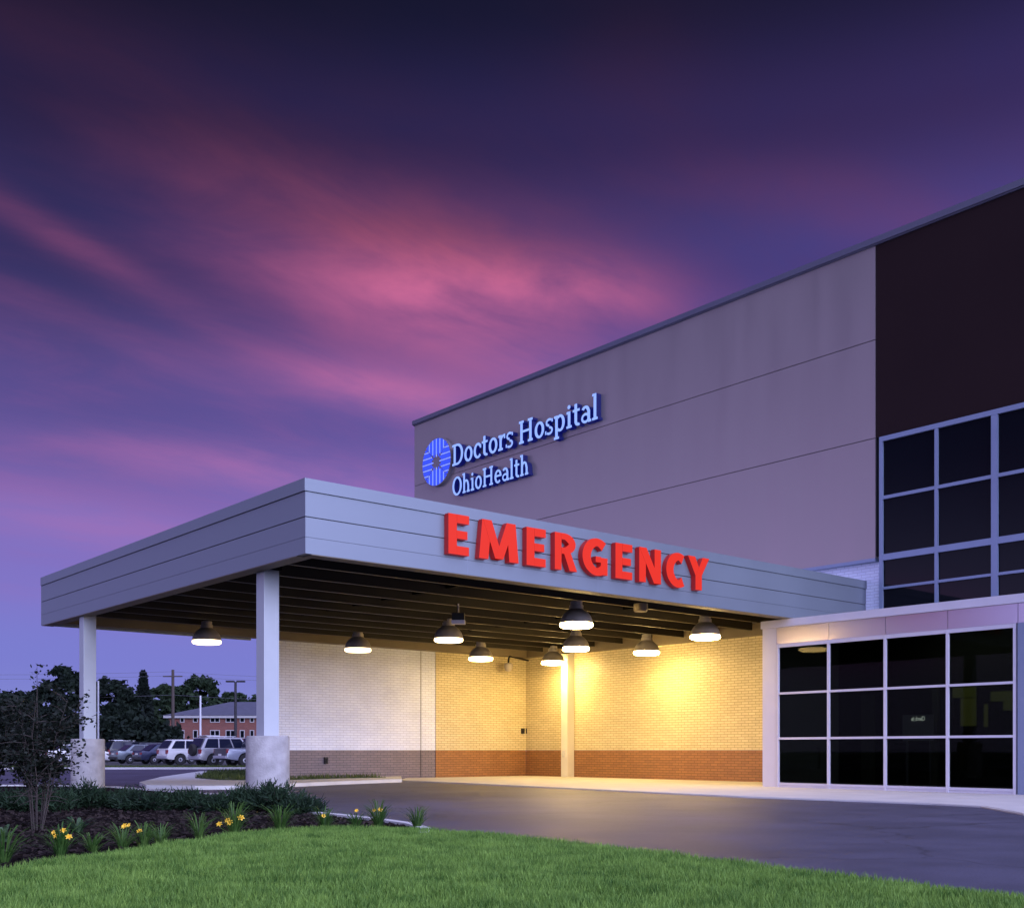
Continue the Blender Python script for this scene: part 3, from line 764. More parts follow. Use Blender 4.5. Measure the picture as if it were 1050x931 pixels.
mb = MB(); mb.box(xs_-.16, xs_+.16, ys_-.12, ys_+.12, 4.28, 4.46); mb.build('housing', M['black'], sp)
mb = MB(); mb.box(xs_-.17, xs_+.17, ys_-.13, ys_+.13, 4.19, 4.279); mb.build('base_plate', M['frame'], sp)
mb = MB(); mb.tube([(xs_,ys_,4.46),(xs_,ys_,4.70)], .02); mb.build('hanger', M['frame'], sp)
xs_, ys_ = AT(657, 27.5)
mb = MB(); mb.lathe([(.16,4.50),(.18,4.54),(.18,4.70)], 20, (xs_, ys_, 0)); o = mb.build('smoke_detector', M['ledger'], smooth=True); tag(o, 'round detector on the canopy soffit below the letter E', 'detector')

# inside the vestibule
def inside(px, py, m): 
    s = s_on_wall(px, m); return s, z_at(py, s, m)
sd0, zd1 = inside(976, 705, MW-.14); sd1, _ = inside(1046, 705, MW-.14); 
dr = empty('interior_doorway', W((sd0+sd1)/2, MW-.13, .08)); tag(dr, 'dim olive lit doorway deep inside the glass vestibule', 'doorway')
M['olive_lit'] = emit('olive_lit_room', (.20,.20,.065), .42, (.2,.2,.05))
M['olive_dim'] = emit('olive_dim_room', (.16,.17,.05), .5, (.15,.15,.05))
mb = MB(); mb.sbox(sd1, sd0, MW-.155, MW-.122, .09, zd1+.15); mb.build('recess', M['room'], dr)
a, z1 = inside(985, 716, MW-.17); b, z0 = inside(1001, 744, MW-.17)
mb = MB(); mb.sbox(b, a, MW-.18, MW-.157, z0, z1); mb.build('lit_panel', M['olive_lit'], dr)
a, z1 = inside(977, 705, MW-.17); b, z0 = inside(1001, 714.5, MW-.17)
mb = MB(); mb.sbox(b, a, MW-.19, MW-.157, z0, z1); mb.build('lit_header', M['olive_dim'], dr)
a, z1 = inside(1009, 722, MW-.17); b, z0 = inside(1013, 745, MW-.17)
mb = MB(); mb.sbox(b, a, MW-.18, MW-.157, z0, z1); mb.build('lit_slot', M['olive_lit'], dr)
a, z1 = inside(1016, 709, MW-.17); b, z0 = inside(1039, 728, MW-.17)
mb = MB(); mb.sbox(b, a, MW-.18, MW-.157, z1-.25, z1); mb.sbox(b, b+.25, MW-.18, MW-.157, z0, z1-.251); mb.build('lit_corner', M['olive_dim'], dr)
a, z1 = inside(978, 800.5, MW-.17); b, z0 = inside(1000, 802, MW-.17)
# check-in board
BM = 15.9
a, z1 = inside(925.5, 733, BM); b, z0 = inside(957, 753, BM)
bd = empty('notice_board', W((a+b)/2, BM, .08)); tag(bd, 'grey check in board standing behind the third column of panes', 'board')
mb = MB(); mb.sbox(b, a, BM, BM+.03, z0-.15, z1); mb.build('board_panel', M['board'], bd)
mb = MB()
for s in (a-.1, b+.1): mb.sbox(s-.03, s+.03, BM+.031, BM+.06, .09, z1-.1); mb.sbox(s-.04, s+.04, BM-.25, BM+.3, .086, .12)
mb.build('board_leg', M['grey_metal'], bd)
M['glow_print'] = emit('glowing_lettering', (.8,.8,.8), 1.6, (.8,.8,.8))  # print given its own glow to show through the dark glass
mb = MB(); x0 = 0; txt = 'Check in'; adv = [slab(c)[0] for c in txt]; tot = sum(adv)
ta, tz = inside(934.5, 738.8, BM); tb, _ = inside(948.5, 738, BM); k = (ta-tb)/tot
for c, ad in zip(txt, adv):
    glyph_mesh(slab(c)[1], lambda x, y, d: W(tb+(x0+x)*k, BM-.002-d, tz+y*.10), .004, mb, 0, 0); x0 += ad
mb.build('lettering', M['glow_print'], bd, merge=False)
KM = MW-.15
M['dim_trim_b'] = pm('grey_door_frame', (.20,.21,.18), .5, .2, .05, 3)
a, z1 = inside(802, 712, KM); b, _ = inside(846, 712, KM)
idr = empty('interior_door', W((a+b)/2, KM, .09)); tag(idr, 'faint grey framed double door behind the leftmost panes of the vestibule', 'door')
mb = MB()
for s in (a, (a+b)/2, b+.0): mb.sbox(s-.05, s, KM-.03, KM+.02, .09, z1)
mb.sbox(b, a-.051, KM-.029, KM+.019, z1-.10, z1-.001); mb.sbox(b+.001, a-.052, KM-.028, KM+.018, 1.0, 1.10); mb.build('door_frame', M['dim_trim_b'], idr)
mb = MB(); mb.sbox(b, a, KM+.0205, KM+.028, .09, z1); mb.build('door_leaf', M['black'], idr)
a, z1 = inside(957.5, 703, KM); b, _ = inside(963, 703, KM)
mb = MB(); mb.sbox(b, a, KM-.1, KM+.02, .09, z1); tag(mb.build('interior_column', M['dim_trim_b']), 'pale grey slim column inside, right of the check in board', 'column')
a, z1 = inside(884, 712, KM); b, _ = inside(897, 712, KM)
mb = MB(); mb.sbox(b, a, KM-.06, KM+.02, .09, z1); tag(mb.build('interior_panel', M['dim_trim_b']), 'narrow dim wall panel inside behind the second column of panes', 'panel')
DM = 16.6
a, z1 = inside(831, 766, DM); b, z0 = inside(841, 788, DM)
t = .05; M['dim_trim'] = pm('dim_steel_trim', (.35,.36,.30), .5, .3, .05, 3)
mb = MB(); mb.sbox(b, a, DM, DM+.02, z1-t, z1); mb.sbox(b, a, DM, DM+.02, z0, z0+t); mb.sbox(a-t, a, DM+.001, DM+.019, z0+t, z1-t); mb.sbox(b, b+t, DM+.001, DM+.019, z0+t, z1-t)
mb.sbox((a+b)/2-.03, (a+b)/2+.03, DM+.021, DM+.05, .086, z1)
tag(mb.build('stand_frame', M['dim_trim']), 'thin metal frame on a stand inside behind the lower left pane', 'stand')

# ------------------------------------------------------------------ plants
def leaf_quads(cent, size, aspect=1.6, droop=0.):
    n = len(cent)
    a = nrg.normal(size=(n,3)); a[:,2] = a[:,2]*.6 - droop; a /= np.linalg.norm(a, axis=1)[:,None]
    b = nrg.normal(size=(n,3)); b -= (b*a).sum(1)[:,None]*a; b /= np.linalg.norm(b, axis=1)[:,None]
    sz = (nrg.uniform(.6, 1.3, n)*size)[:,None]
    l = a*sz*aspect/2; w_ = b*sz/2
    return np.stack([cent-l, cent+w_-l*.1, cent+l, cent-w_-l*.1], 1)
def crown_points(center, rad, nclump, nleaf, clump_r, shell=.55):
    c = nrg.normal(size=(nclump,3)); c /= np.linalg.norm(c, axis=1)[:,None]
    c *= (shell + (1-shell)*nrg.random(nclump))[:,None]**.6
    cc = c*np.array(rad) + np.array(center)
    k = nrg.integers(0, nclump, nleaf)
    off = nrg.normal(size=(nleaf,3)); off /= np.linalg.norm(off, axis=1)[:,None]
    off *= (nrg.random(nleaf)**.45)[:,None]*clump_r*nrg.uniform(.6, 1.25, nclump)[k][:,None]
    off[:,2] *= .65
    off[nrg.random(nleaf) < .14] *= 1.9
    return cc, cc[k]+off
def make_tree(name, label, x, y, h, wd, mat, nclump=150, nleaf=11000, leaf=.34, trunk=.22, low=.22, group='trees behind the parking lot'):
    root = empty(name, (x, y, 0)); tag(root, label, 'tree', group)
    cz = h*(low + (1-low)/2); rz = h*(1-low)/2*.86
    cc, pts = crown_points((x, y, cz), (wd/2*.88, wd/2*.88, rz), nclump, nleaf, wd*.085, .62)
    np_mesh('crown', leaf_quads(pts, leaf), 4, mat, root, (x, y, 0))
    mb = MB()
    top = Vector((x + rnd.uniform(-.3,.3), y, cz+rz*.4))
    mb.tube([(x,y,-.1),(x+.05,y,h*.15),(x+rnd.uniform(-.2,.2),y,h*.4),tuple(top)], [trunk*1.3,trunk,trunk*.75,trunk*.2], 8)
    for k in range(0, nclump, 15):
        st = Vector((x, y, h*rnd.uniform(low*.8, .55))); en = Vector(cc[k]); md = (st+en)/2 + Vector((0,0,h*.03))
        mb.tube([st, md, en], [trunk*.35, trunk*.22, trunk*.06], 5)
    mb.build('trunk', M['bark'], root)
    return root
def make_conifer(label, x, y, h, wd):
    root = empty('spruce_tree', (x, y, 0)); tag(root, label, 'tree', 'trees behind the parking lot')
    n = 5200; t = nrg.random(n)**.8
    tier = np.floor(t*13)/13 + nrg.random(n)*.055
    zz = h*(.08+.92*tier); r = wd/2*(1-tier)**.85*(.35+.65*nrg.random(n)**.5)*(1 - .35*((t*13) % 1))
    a = nrg.uniform(0, 2*math.pi, n)+np.sin(tier*40)
    pts = np.stack([x+r*np.cos(a), y+r*np.sin(a), zz-.12*r], 1)
    np_mesh('crown', leaf_quads(pts, .30, 2.2), 4, M['conifer'], root, (x, y, 0))
    mb = MB(); mb.tube([(x,y,-.1),(x,y,h*.5),(x,y,h*.97)], [.22,.14,.03], 8); mb.build('trunk', M['bark'], root)
def TR(px, top, wpx, Y, name, lab, mat, **kw):
    x, y = AT(px, Y); h = EYE + (HY-top)/F*Y; make_tree(name, lab, x, y, h, wpx/F*Y, mat, **kw)
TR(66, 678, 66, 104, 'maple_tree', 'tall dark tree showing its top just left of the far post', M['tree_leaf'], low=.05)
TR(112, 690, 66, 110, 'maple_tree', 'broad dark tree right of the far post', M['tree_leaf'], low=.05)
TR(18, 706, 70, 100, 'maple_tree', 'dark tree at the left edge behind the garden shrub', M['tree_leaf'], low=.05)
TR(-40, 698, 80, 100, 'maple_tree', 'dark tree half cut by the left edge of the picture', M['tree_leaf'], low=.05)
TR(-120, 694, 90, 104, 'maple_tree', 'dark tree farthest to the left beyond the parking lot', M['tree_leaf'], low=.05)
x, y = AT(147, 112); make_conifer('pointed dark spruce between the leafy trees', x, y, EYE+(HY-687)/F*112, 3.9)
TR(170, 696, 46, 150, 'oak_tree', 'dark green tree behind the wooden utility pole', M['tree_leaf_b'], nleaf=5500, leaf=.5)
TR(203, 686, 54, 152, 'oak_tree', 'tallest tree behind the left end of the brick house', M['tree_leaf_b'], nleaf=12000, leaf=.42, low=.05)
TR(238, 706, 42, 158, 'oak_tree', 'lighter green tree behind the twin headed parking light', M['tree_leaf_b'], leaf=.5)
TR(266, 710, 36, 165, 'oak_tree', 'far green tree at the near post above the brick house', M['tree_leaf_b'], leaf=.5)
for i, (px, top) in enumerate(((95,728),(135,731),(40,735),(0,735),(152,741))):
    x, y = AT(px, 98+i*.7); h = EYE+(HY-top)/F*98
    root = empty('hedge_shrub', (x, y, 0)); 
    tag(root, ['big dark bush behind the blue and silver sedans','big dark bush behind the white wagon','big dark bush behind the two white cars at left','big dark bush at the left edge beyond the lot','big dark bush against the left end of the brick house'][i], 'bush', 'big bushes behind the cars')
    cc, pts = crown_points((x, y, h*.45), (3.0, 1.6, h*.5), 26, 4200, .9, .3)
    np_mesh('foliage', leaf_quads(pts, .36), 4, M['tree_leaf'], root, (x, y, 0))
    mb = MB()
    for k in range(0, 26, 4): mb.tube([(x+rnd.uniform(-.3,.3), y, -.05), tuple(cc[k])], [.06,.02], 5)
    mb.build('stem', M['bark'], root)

# foreground shrub tree (twiggy)
def twiggy(name, label, x, y, h, wd, nst, nleaf, leaf, sprig=None):
    root = empty(name, (x, y, 0)); tag(root, label, 'shrub')
    mb = MB(); tips = []
    for k in range(nst):
        a = 2*math.pi*k/nst + rnd.uniform(-.4,.4); r0 = wd/2*rnd.uniform(.3, 1.0); hh = h*rnd.uniform(.62, 1.0)
        p0 = Vector((x+.05*math.cos(a), y+.05*math.sin(a), -.02)); p3 = Vector((x+r0*math.cos(a), y+r0*math.sin(a), hh))
        pts = [p0, p0.lerp(p3,.3)+Vector((0,0,h*.09)), p0.lerp(p3,.65)+Vector((rnd.uniform(-.06,.06),0,h*.06)), p3]
        mb.tube(pts, [.009,.007,.005,.002], 5)
        for b in range(14):
            t = rnd.uniform(.22, .97); i = min(2, int(t*3)); q = pts[i].lerp(pts[i+1], t*3-i)
            d = Vector((rnd.gauss(0,1), rnd.gauss(0,1), rnd.uniform(-.3,1.0))).normalized()*rnd.uniform(.15,.42)
            e = q+d; mb.tube([q, q+d*.5+Vector((0,0,.02)), e], [.005,.004,.0015], 4)
            if t > .3: tips += [(q, e)]
    if sprig:
        q = Vector((x, y, h*.55)); e = Vector(sprig); mb.tube([q, q.lerp(e,.5), e], [.008,.006,.002], 5)
    mb.build('stem', M['bark'], root)
    pts = []
    for q, e in tips:
        n = max(1, int(nleaf/len(tips)*(1.0 if e.z > h*.42 else .16)))
        for k in range(n):
            p = q.lerp(e, rnd.uniform(.1,1.1)); pts.append((p.x+rnd.gauss(0,.05), p.y+rnd.gauss(0,.05), p.z+rnd.gauss(0,.045)))
    if sprig:
        for k in range(46):
            e = Vector(sprig); pts.append((e.x+rnd.gauss(0,.05), e.y+rnd.gauss(0,.05), e.z-rnd.random()*.30+.04))
    np_mesh('foliage', leaf_quads(np.array(pts), leaf, 1.7), 4, M['shrub_leaf'], root, (x, y, 0))
x, y = AT(38, 13.2)
twiggy('garden_shrub', 'large dark twiggy shrub at the left before the far post', x, y, 1.70, 1.05, 13, 5200, .032, AT(38, 13.2)+(2.02,))
x, y = AT(-22, 13.6); twiggy('garden_shrub', 'dark twiggy shrub cut by the left edge of the picture', x, y, 1.72, 1.15, 12, 4200, .038)

# junipers
def juniper(label, x, y, wd, h):
    root = empty('juniper_shrub', (x, y, 0)); tag(root, label, 'shrub', 'low junipers along the back of the bed')
    mb = MB(); cent = []
    n = 46; dirs = []
    for k in range(n):
        a = rnd.uniform(0, 2*math.pi); r = wd/2*rnd.uniform(.25,1.05); z = h*rnd.uniform(.45,1.1)*(1-.45*(r/(wd/2))**2)
        tip = Vector((x+r*math.cos(a), y+r*math.sin(a)*.8, z)); b = Vector((x+rnd.uniform(-.1,.1), y, .02))
        mid = b.lerp(tip,.6)+Vector((0,0,h*.12))
        if k % 3 == 0: mb.tube([b, mid, tip], [.012,.008,.003], 4)
        for j in range(62):
            t = rnd.uniform(.25,1.0); p = b.lerp(mid, t/.6) if t < .6 else mid.lerp(tip, (t-.6)/.4)
            cent.append((p.x+rnd.gauss(0,.05), p.y+rnd.gauss(0,.05), max(.02, p.z+rnd.gauss(0,.035)))); d = (tip-b); dirs.append((d.x, d.y, d.z+.25))
    c = np.array(cent); d = np.array(dirs)+nrg.normal(size=(len(cent),3))*.35; d /= np.linalg.norm(d, axis=1)[:,None]
    b = nrg.normal(size=(len(cent),3)); b -= (b*d).sum(1)[:,None]*d; b /= np.linalg.norm(b, axis=1)[:,None]
    s = nrg.uniform(.05,.12,len(cent))[:,None]
    np_mesh('foliage', np.stack([c-b*.011, c+b*.011, c+d*s+b*.003, c+d*s-b*.003], 1), 4, M['juniper'], root, (x, y, 0))
    mb.build('stem', M['bark'], root)
jl = [(52,17.2,.46,'behind the big twiggy shrub'),(86,18.0,.44,'in front of the far post'),(122,18.2,.44,'just right of the far post base'),(152,17.6,.38,'midway between the posts, left of a dip'),
      (190,17.8,.42,'standing tallest in the middle of the row'),(222,17.2,.37,'left of the near post'),(254,17.4,.42,'touching the left side of the near post base'),
      (284,17.2,.45,'in front of the near post base'),(309,16.6,.30,'last in the row, by the kerb right of the near post'),(18,17.5,.45,'behind the stems of the left shrubs'),(-20,17.5,.45,'at the far left edge of the bed')]
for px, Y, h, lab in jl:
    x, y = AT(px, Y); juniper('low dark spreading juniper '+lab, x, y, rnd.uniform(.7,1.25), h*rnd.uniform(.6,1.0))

def daylily(label, x, y, h, n, flowers, mat='dayleaf', name='daylily_plant', spread=.28, grp='daylilies along the lawn edge', wl=.011):
    root = empty(name, (x, y, .03)); tag(root, label, 'plant', grp)
    quads = []
    for k in range(n):
        a = rnd.uniform(0, 2*math.pi); L = h*rnd.uniform(.45,1.25); r = spread*rnd.uniform(.15,1.0); w_ = wl*rnd.uniform(.7,1.2)
        d = Vector((math.cos(a), math.sin(a), 0)); sd = Vector((-d.y, d.x, 0))*w_
        pts = []
        for i in range(5):
            t = i/4; pts.append(Vector((x, y, .02)) + d*(.03+r*t**1.5) + Vector((0,0, L*(math.sin(t*1.9)/math.sin(1.57)))))
        for i in range(4):
            w0, w1 = (1-.9*(i/4)**2), (1-.9*((i+1)/4)**2)
            quads.append([pts[i]-sd*w0, pts[i]+sd*w0, pts[i+1]+sd*w1, pts[i+1]-sd*w1])
    np_mesh('leaves', np.array([[tuple(p) for p in q] for q in quads]), 4, M[mat], root, (x, y, .03))
    for (fx, fz, fs) in flowers:
        c = Vector((x+fx, y-.06, fz))
        mb = MB(); mb.tube([(x, y, .05), (x+fx*.5, y-.03, fz*.55), tuple(c-Vector((0,0,.03)))], [.005,.004,.003], 4); st = mb.build('flower_stem', M[mat], root)
        mb = MB(); ax = Vector((rnd.uniform(-.5,.5), -.8, .7)).normalized(); e1 = ax.orthogonal().normalized(); e2 = ax.cross(e1)
        for k in range(6):
            a = k*math.pi/3; d = e1*math.cos(a)+e2*math.sin(a); sd = ax.cross(d)
            b0 = c - ax*.03*fs; p1 = c+d*.024*fs+ax*.016*fs; p2 = c+d*.044*fs+ax*.010*fs
            mb.face([b0-sd*.004*fs, b0+sd*.004*fs, p1+sd*.013*fs, p1-sd*.013*fs]); mb.face([p1-sd*.013*fs, p1+sd*.013*fs, p2+sd*.004*fs, p2-sd*.004*fs])
        mb.build('flower', M['petal'], st, merge=False, offset=wloc(st))
def at_flower(px, py, Y, x): return ((px-CX)/F*Y - x, EYE-(py-HY)/F*Y)
def DL(label, px, py, h, n, fl, fs=1.0, **kw):
    gx, gy = G(px, py, .04)
    fl2 = [(*at_flower(a, b, gy-.06, gx), fs*rnd.uniform(.65,.95)) for a, b in fl]
    daylily(label, gx, gy, h*1.12, int(n*1.5), fl2, spread=.42, wl=.007, **kw)
DL('daylily with a cluster of yellow blooms below the left twiggy shrub', 62, 877, .24, 46, [(55,853.5),(65,851.5),(57.5,857.5),(70.5,858)], .8)
DL('daylily with two yellow blooms held high, left of the bed middle', 126, 869, .20, 34, [(127.5,847),(132,846)], .85)
DL('daylily with one orange yellow bloom at the bed middle', 147, 867, .20, 34, [(143,852)], .9)
DL('daylily without blooms left of the three bloom one', 204, 859, .23, 36, [])
DL('daylily with the largest yellow bloom, before the near post', 240, 857, .30, 56, [(247,838.5),(236,843.5),(233.5,841),(225,845)], 1.25)
DL('leafy daylily with a bud at the foot of the last juniper', 287, 853, .26, 60, [])
DL('daylily with one yellow bloom right of the near post', 333, 850, .22, 48, [(331.5,836.5)], .9)
DL('daylily with a yellow bloom against the bed kerb', 365, 849, .17, 26, [(365.5,831)], .9)
DL('daylily with pale blooms at the kerb, second from the bed tip', 388, 848.5, .28, 64, [(384,830.5),(390,830)], .8)
DL('daylily tuft without blooms at the right tip of the bed', 428, 848.5, .22, 54, [])
DL('daylily tuft at the lawn edge under the first blooms', 95, 873, .16, 30, [])
DL('daylily tuft between the two middle blooms and the bare one', 165, 865, .18, 34, [])
DL('daylily tuft at the far left lawn edge', 4, 884, .24, 44, [])
daylily('pale broad leaved hosta alone in the mulch', *G(80, 852, .04), .17, 30, [], 'hosta', 'hosta_plant', .26, 'hostas in the mulch', .035)
daylily('small broad leaved plant at the left picture edge', *G(2, 862, .04), .16, 24, [], 'hosta', 'hosta_plant', .22, 'hostas in the mulch', .03)

# ------------------------------------------------------------------ cars
def car(name, label, kind, paint, px, Y, cat='car', heading=None, rim='rim'):
    """local frame: x forward, y left; origin on the ground under the rear bumper's centre"""
    root = empty(name); tag(root, label, cat, 'cars parked in a row')
    prof = {
     'sedan': dict(L=4.7, Wd=1.8, belt=.92, roof=1.45, nose=.72, tail=.98, r=.32, ax=(.95,3.72), cab=(.55,3.6,1.25,2.75), floor=.22, rear_z=.95),
     'suv':   dict(L=4.6, Wd=1.85, belt=1.08, roof=1.80, nose=.98, tail=1.08, r=.38, ax=(.85,3.6), cab=(.04,3.35,.38,2.75), floor=.32, rear_z=1.05),
     'wagon': dict(L=4.7, Wd=1.85, belt=1.05, roof=1.72, nose=.98, tail=1.05, r=.37, ax=(.9,3.7), cab=(.04,3.4,.50,2.75), floor=.32, rear_z=1.02),
     'pickup':dict(L=5.3, Wd=1.9, belt=1.10, roof=1.80, nose=1.05, tail=1.10, r=.39, ax=(1.15,4.3), cab=(1.75,4.0,1.95,3.3), floor=.38, rear_z=1.08),
    }[kind]
    L_, Wd, belt, roof, fl, r = prof['L'], prof['Wd'], prof['belt'], prof['roof'], prof['floor'], prof['r']
    hw = Wd/2; ra = r+.07
    pts = [(0.03, fl+.1), (0.0, .6), (.05, prof['rear_z'])]
    pts += [(.15, prof['tail']), (prof['cab'][0]+.02, belt), (prof['cab'][1], belt), (L_-.35, prof['nose']), (L_-.06, prof['nose']-.18), (L_, .5), (L_-.05, fl)]
    for axx in prof['ax'][::-1]:
        for k in range(9):
            a = math.pi*k/8; z = r + ra*math.sin(a)
            pts.append((axx+ra*math.cos(a), max(z, fl)))
    mb = MB()
    n = len(pts)
    lo = [(x, -hw, z) for x, z in pts]; hi = [(x, hw, z) for x, z in pts]
    # sides tuck in a little at the bottom and at the belt
    def tuck(p): 
        k = 1 - .05*max(0, (.55-p[2])/.35) - .035*max(0, (p[2]-.75)/.4)
        e = 1 - .07*max(0, 1-p[0]/.5) - .09*max(0, 1-(L_-p[0])/.8)
        return (p[0], p[1]*k*e, p[2])
    lo = [tuck(p) for p in lo]; hi = [tuck(p) for p in hi]
    mb.face(lo[::-1]); mb.face(hi)
    for i in range(n): j = (i+1) % n; mb.face([lo[i], lo[j], hi[j], hi[i]])
    # cabin
    c0, c1, t0, t1 = prof['cab']
    inn = .14 if kind == 'sedan' else .10
    cwb, cwt = hw*.955, hw*.955-inn*1.0
    def cabp(f, zf, side):      # f: 0 rear .. 1 front
        xb = c0+(c1-c0)*f; xt = t0+(t1-t0)*f
        return Vector((xb+(xt-xb)*zf, side*(cwb+(cwt-cwb)*zf), belt-.01+(roof-belt)*zf))
    q = [cabp(0,0,-1), cabp(1,0,-1), cabp(1,0,1), cabp(0,0,1), cabp(.02,.94,-1), cabp(.98,.94,-1), cabp(.98,.94,1), cabp(.02,.94,1)]
    rt = [Vector((t0+.15,-cwt+.12,roof)), Vector((t1-.2,-cwt+.12,roof)), Vector((t1-.2,cwt-.12,roof)), Vector((t0+.15,cwt-.12,roof))]
    for f in ((0,1,5,4),(1,2,6,5),(2,3,7,6),(3,0,4,7)): mb.face([q[i] for i in f])
    for i in range(4): j = (i+1) % 4; mb.face([q[4+i], q[4+j], rt[j], rt[i]])
    mb.face(rt)
    bo = mb.build('body', paint, root, bevel=.025, smooth=True); fixnormals(bo)
    # glass
    def pane(fs, side, z0=.10, z1=.86):
        g = MB()
        a, b = fs; off = Vector((0, side*.028, .012))
        g.face([cabp(a,z0,side)+off, cabp(b,z0,side)+off, cabp(b-(.012 if b > .8 else 0),z1,side)+off, cabp(a+(.012 if a < .2 else 0),z1,side)+off])
        g.build('side_window', M['car_glass'], root)
    spl = [(.06,.34),(.37,.64),(.67,.94)] if kind in ('suv','wagon') else [(.10,.50),(.53,.92)]
    for side in (-1, 1):
        for f in spl: pane(f, side)
    def end(f, nm, out):
        g = MB(); o = Vector((out, 0, .015))
        a, b, c, d = cabp(f,.12,-1), cabp(f,.12,1), cabp(f,.88,1), cabp(f,.88,-1)
        for p in (a,b,c,d): p.y *= .88
        g.face([a+o, b+o, c+o, d+o]); g.build(nm, M['car_glass'], root)
    end(0, 'rear_window', -.03); end(1, 'windscreen', .03)
    # wheels
    for axx in prof['ax']:
        for side in (-1, 1):
            mt = Matrix.Translation((axx, side*(hw-.13), r)) @ Matrix.Rotation(R(90*side), 4, 'X')
            g = MB(); g.lathe([(r*.62,-.11),(r*.92,-.115),(r,-.07),(r,.07),(r*.92,.115),(r*.62,.11)], 22, mat=mt); wh = g.build('wheel', M['tyre'], root, smooth=True)
            g = MB(); g.lathe([(.02,-.05),(r*.2,-.118),(r*.6,-.10),(r*.64,-.06)], 14, mat=mt, cap0=False, cap1=False); g.lathe([(r*.64,.06),(r*.6,.10),(r*.2,.118),(.02,.12)], 14, mat=mt, cap0=False, cap1=False)
            g.build('rim', M['rim'], wh, offset=(0,0,0))
    # lamps, plate, bumpers
    hwr = hw*.93
    for side in (-1, 1):
        g = MB(); zt = prof['rear_z']-.30
        y0, y1 = sorted((side*(hwr-.02-.22), side*(hwr-.01)))
        tall = .26 if kind != 'sedan' else .15
        g.box(-.03, .16, y0, y1, zt+.04, zt+.04+tall); g.build('tail_light', M['tail'], root, bevel=.012)
        y0, y1 = sorted((side*(hw*.62-.12), side*(hw*.62+.18)))
        g = MB(); g.box(L_-.20, L_-.02, y0, y1, prof['nose']-.34, prof['nose']-.19); g.build('headlight', M['headl'], root, bevel=.015)
    g = MB(); g.box(-.08, .12, -hwr*.97, hwr*.97, fl+.12, fl+.30); g.build('rear_bumper', M['grey_metal' if kind != 'sedan' else 'dark_metal'], root, bevel=.03)
    g = MB(); g.box(-.035 if kind != 'pickup' else -.05, -.0, -.2, .2, .68, .79); g.build('number_plate', M['white_plastic'], root)
    if kind == 'suv':
        mt = Matrix.Translation((-.10, -.02, 1.02)) @ Matrix.Rotation(R(90), 4, 'Y')
        g = MB(); g.lathe([(.18,-.13),(.33,-.13),(.37,-.08),(.37,.08),(.33,.12)], 22, mat=mt); sw = g.build('spare_wheel', M['tyre'], root, smooth=True)
        g = MB()
        for side in (-1, 1): g.box(t0+.2, t1-.3, side*(cwt-.2)-.02, side*(cwt-.2)+.02, roof+.035, roof+.07); g.box(t0+.3, t0+.36, side*(cwt-.2)-.015, side*(cwt-.2)+.015, roof-.02, roof+.04); g.box(t1-.5, t1-.44, side*(cwt-.2)-.015, side*(cwt-.2)+.015, roof-.02, roof+.04)
        g.box(t0+.1, t0+1.0, -.55, .55, roof+.072, roof+.11)
        g.build('roof_rack', M['white_trim'], root)
    if kind == 'pickup':
        g = MB(); g.box(-.035, .03, -hwr*.9, hwr*.9, .62, 1.09); g.build('tailgate', M['dark_paint'], root, bevel=.02)
        g = MB(); g.box(.12, 1.65, -hw*.8, hw*.8, belt+.01, belt+.035); g.build('bed_cover', M['dark_metal'], root)
    x, y = AT(px, Y)
    root.location = (x, y, 0); root.rotation_euler = (0,0, math.atan2(V.y, V.x) if heading is None else heading)
    return root
M['dark_paint'] = pm('dark_grey_paint', (.05,.05,.06), .35, .3, .05, 2)
M['p_silver'] = pm('silver_car_paint', (.42,.42,.46), .3, .5, .03, 1)
M['p_blue_silver'] = pm('blue_silver_car_paint', (.36,.39,.48), .3, .5, .03, 1)
M['p_white'] = pm('white_car_paint', (.68,.68,.68), .3, 0, .03, 1)
M['p_grey'] = pm('grey_car_paint', (.18,.21,.24), .3, .5, .03, 1)
M['p_blue'] = pm('dark_blue_car_paint', (.035,.042,.085), .28, .4, .03, 1)
M['p_black'] = pm('black_car_paint', (.02,.022,.03), .25, .2, .03, 1)
car('pickup_truck', 'silver blue pickup with dark tailgate, partly hidden by the near post', 'pickup', M['p_blue_silver'], 226, 65, 'truck')
car('parked_car', 'silver sport utility vehicle with spare wheel and roof rack beside the pickup', 'suv', M['p_silver'], 199, 66.5)
car('parked_car', 'white wagon with dark windows between sedan and silver utility vehicle', 'wagon', M['p_white'], 166, 72.5)
car('parked_car', 'low dark blue sedan left of the white wagon', 'sedan', M['p_blue'], 140, 77)
car('parked_car', 'grey silver sedan right of the far post base', 'sedan', M['p_grey'], 116, 80.5)
car('parked_car', 'long black utility vehicle behind the grey sedan', 'suv', M['p_black'], 108, 96)
car('parked_car', 'black wagon behind the dark blue sedan', 'wagon', M['p_black'], 134, 95)
car('parked_car', 'white sedan half hidden by the garden shrub', 'sedan', M['p_white'], 44, 80.5)
car('parked_car', 'second white sedan just left of the far post base', 'sedan', M['p_white'], 58, 88)

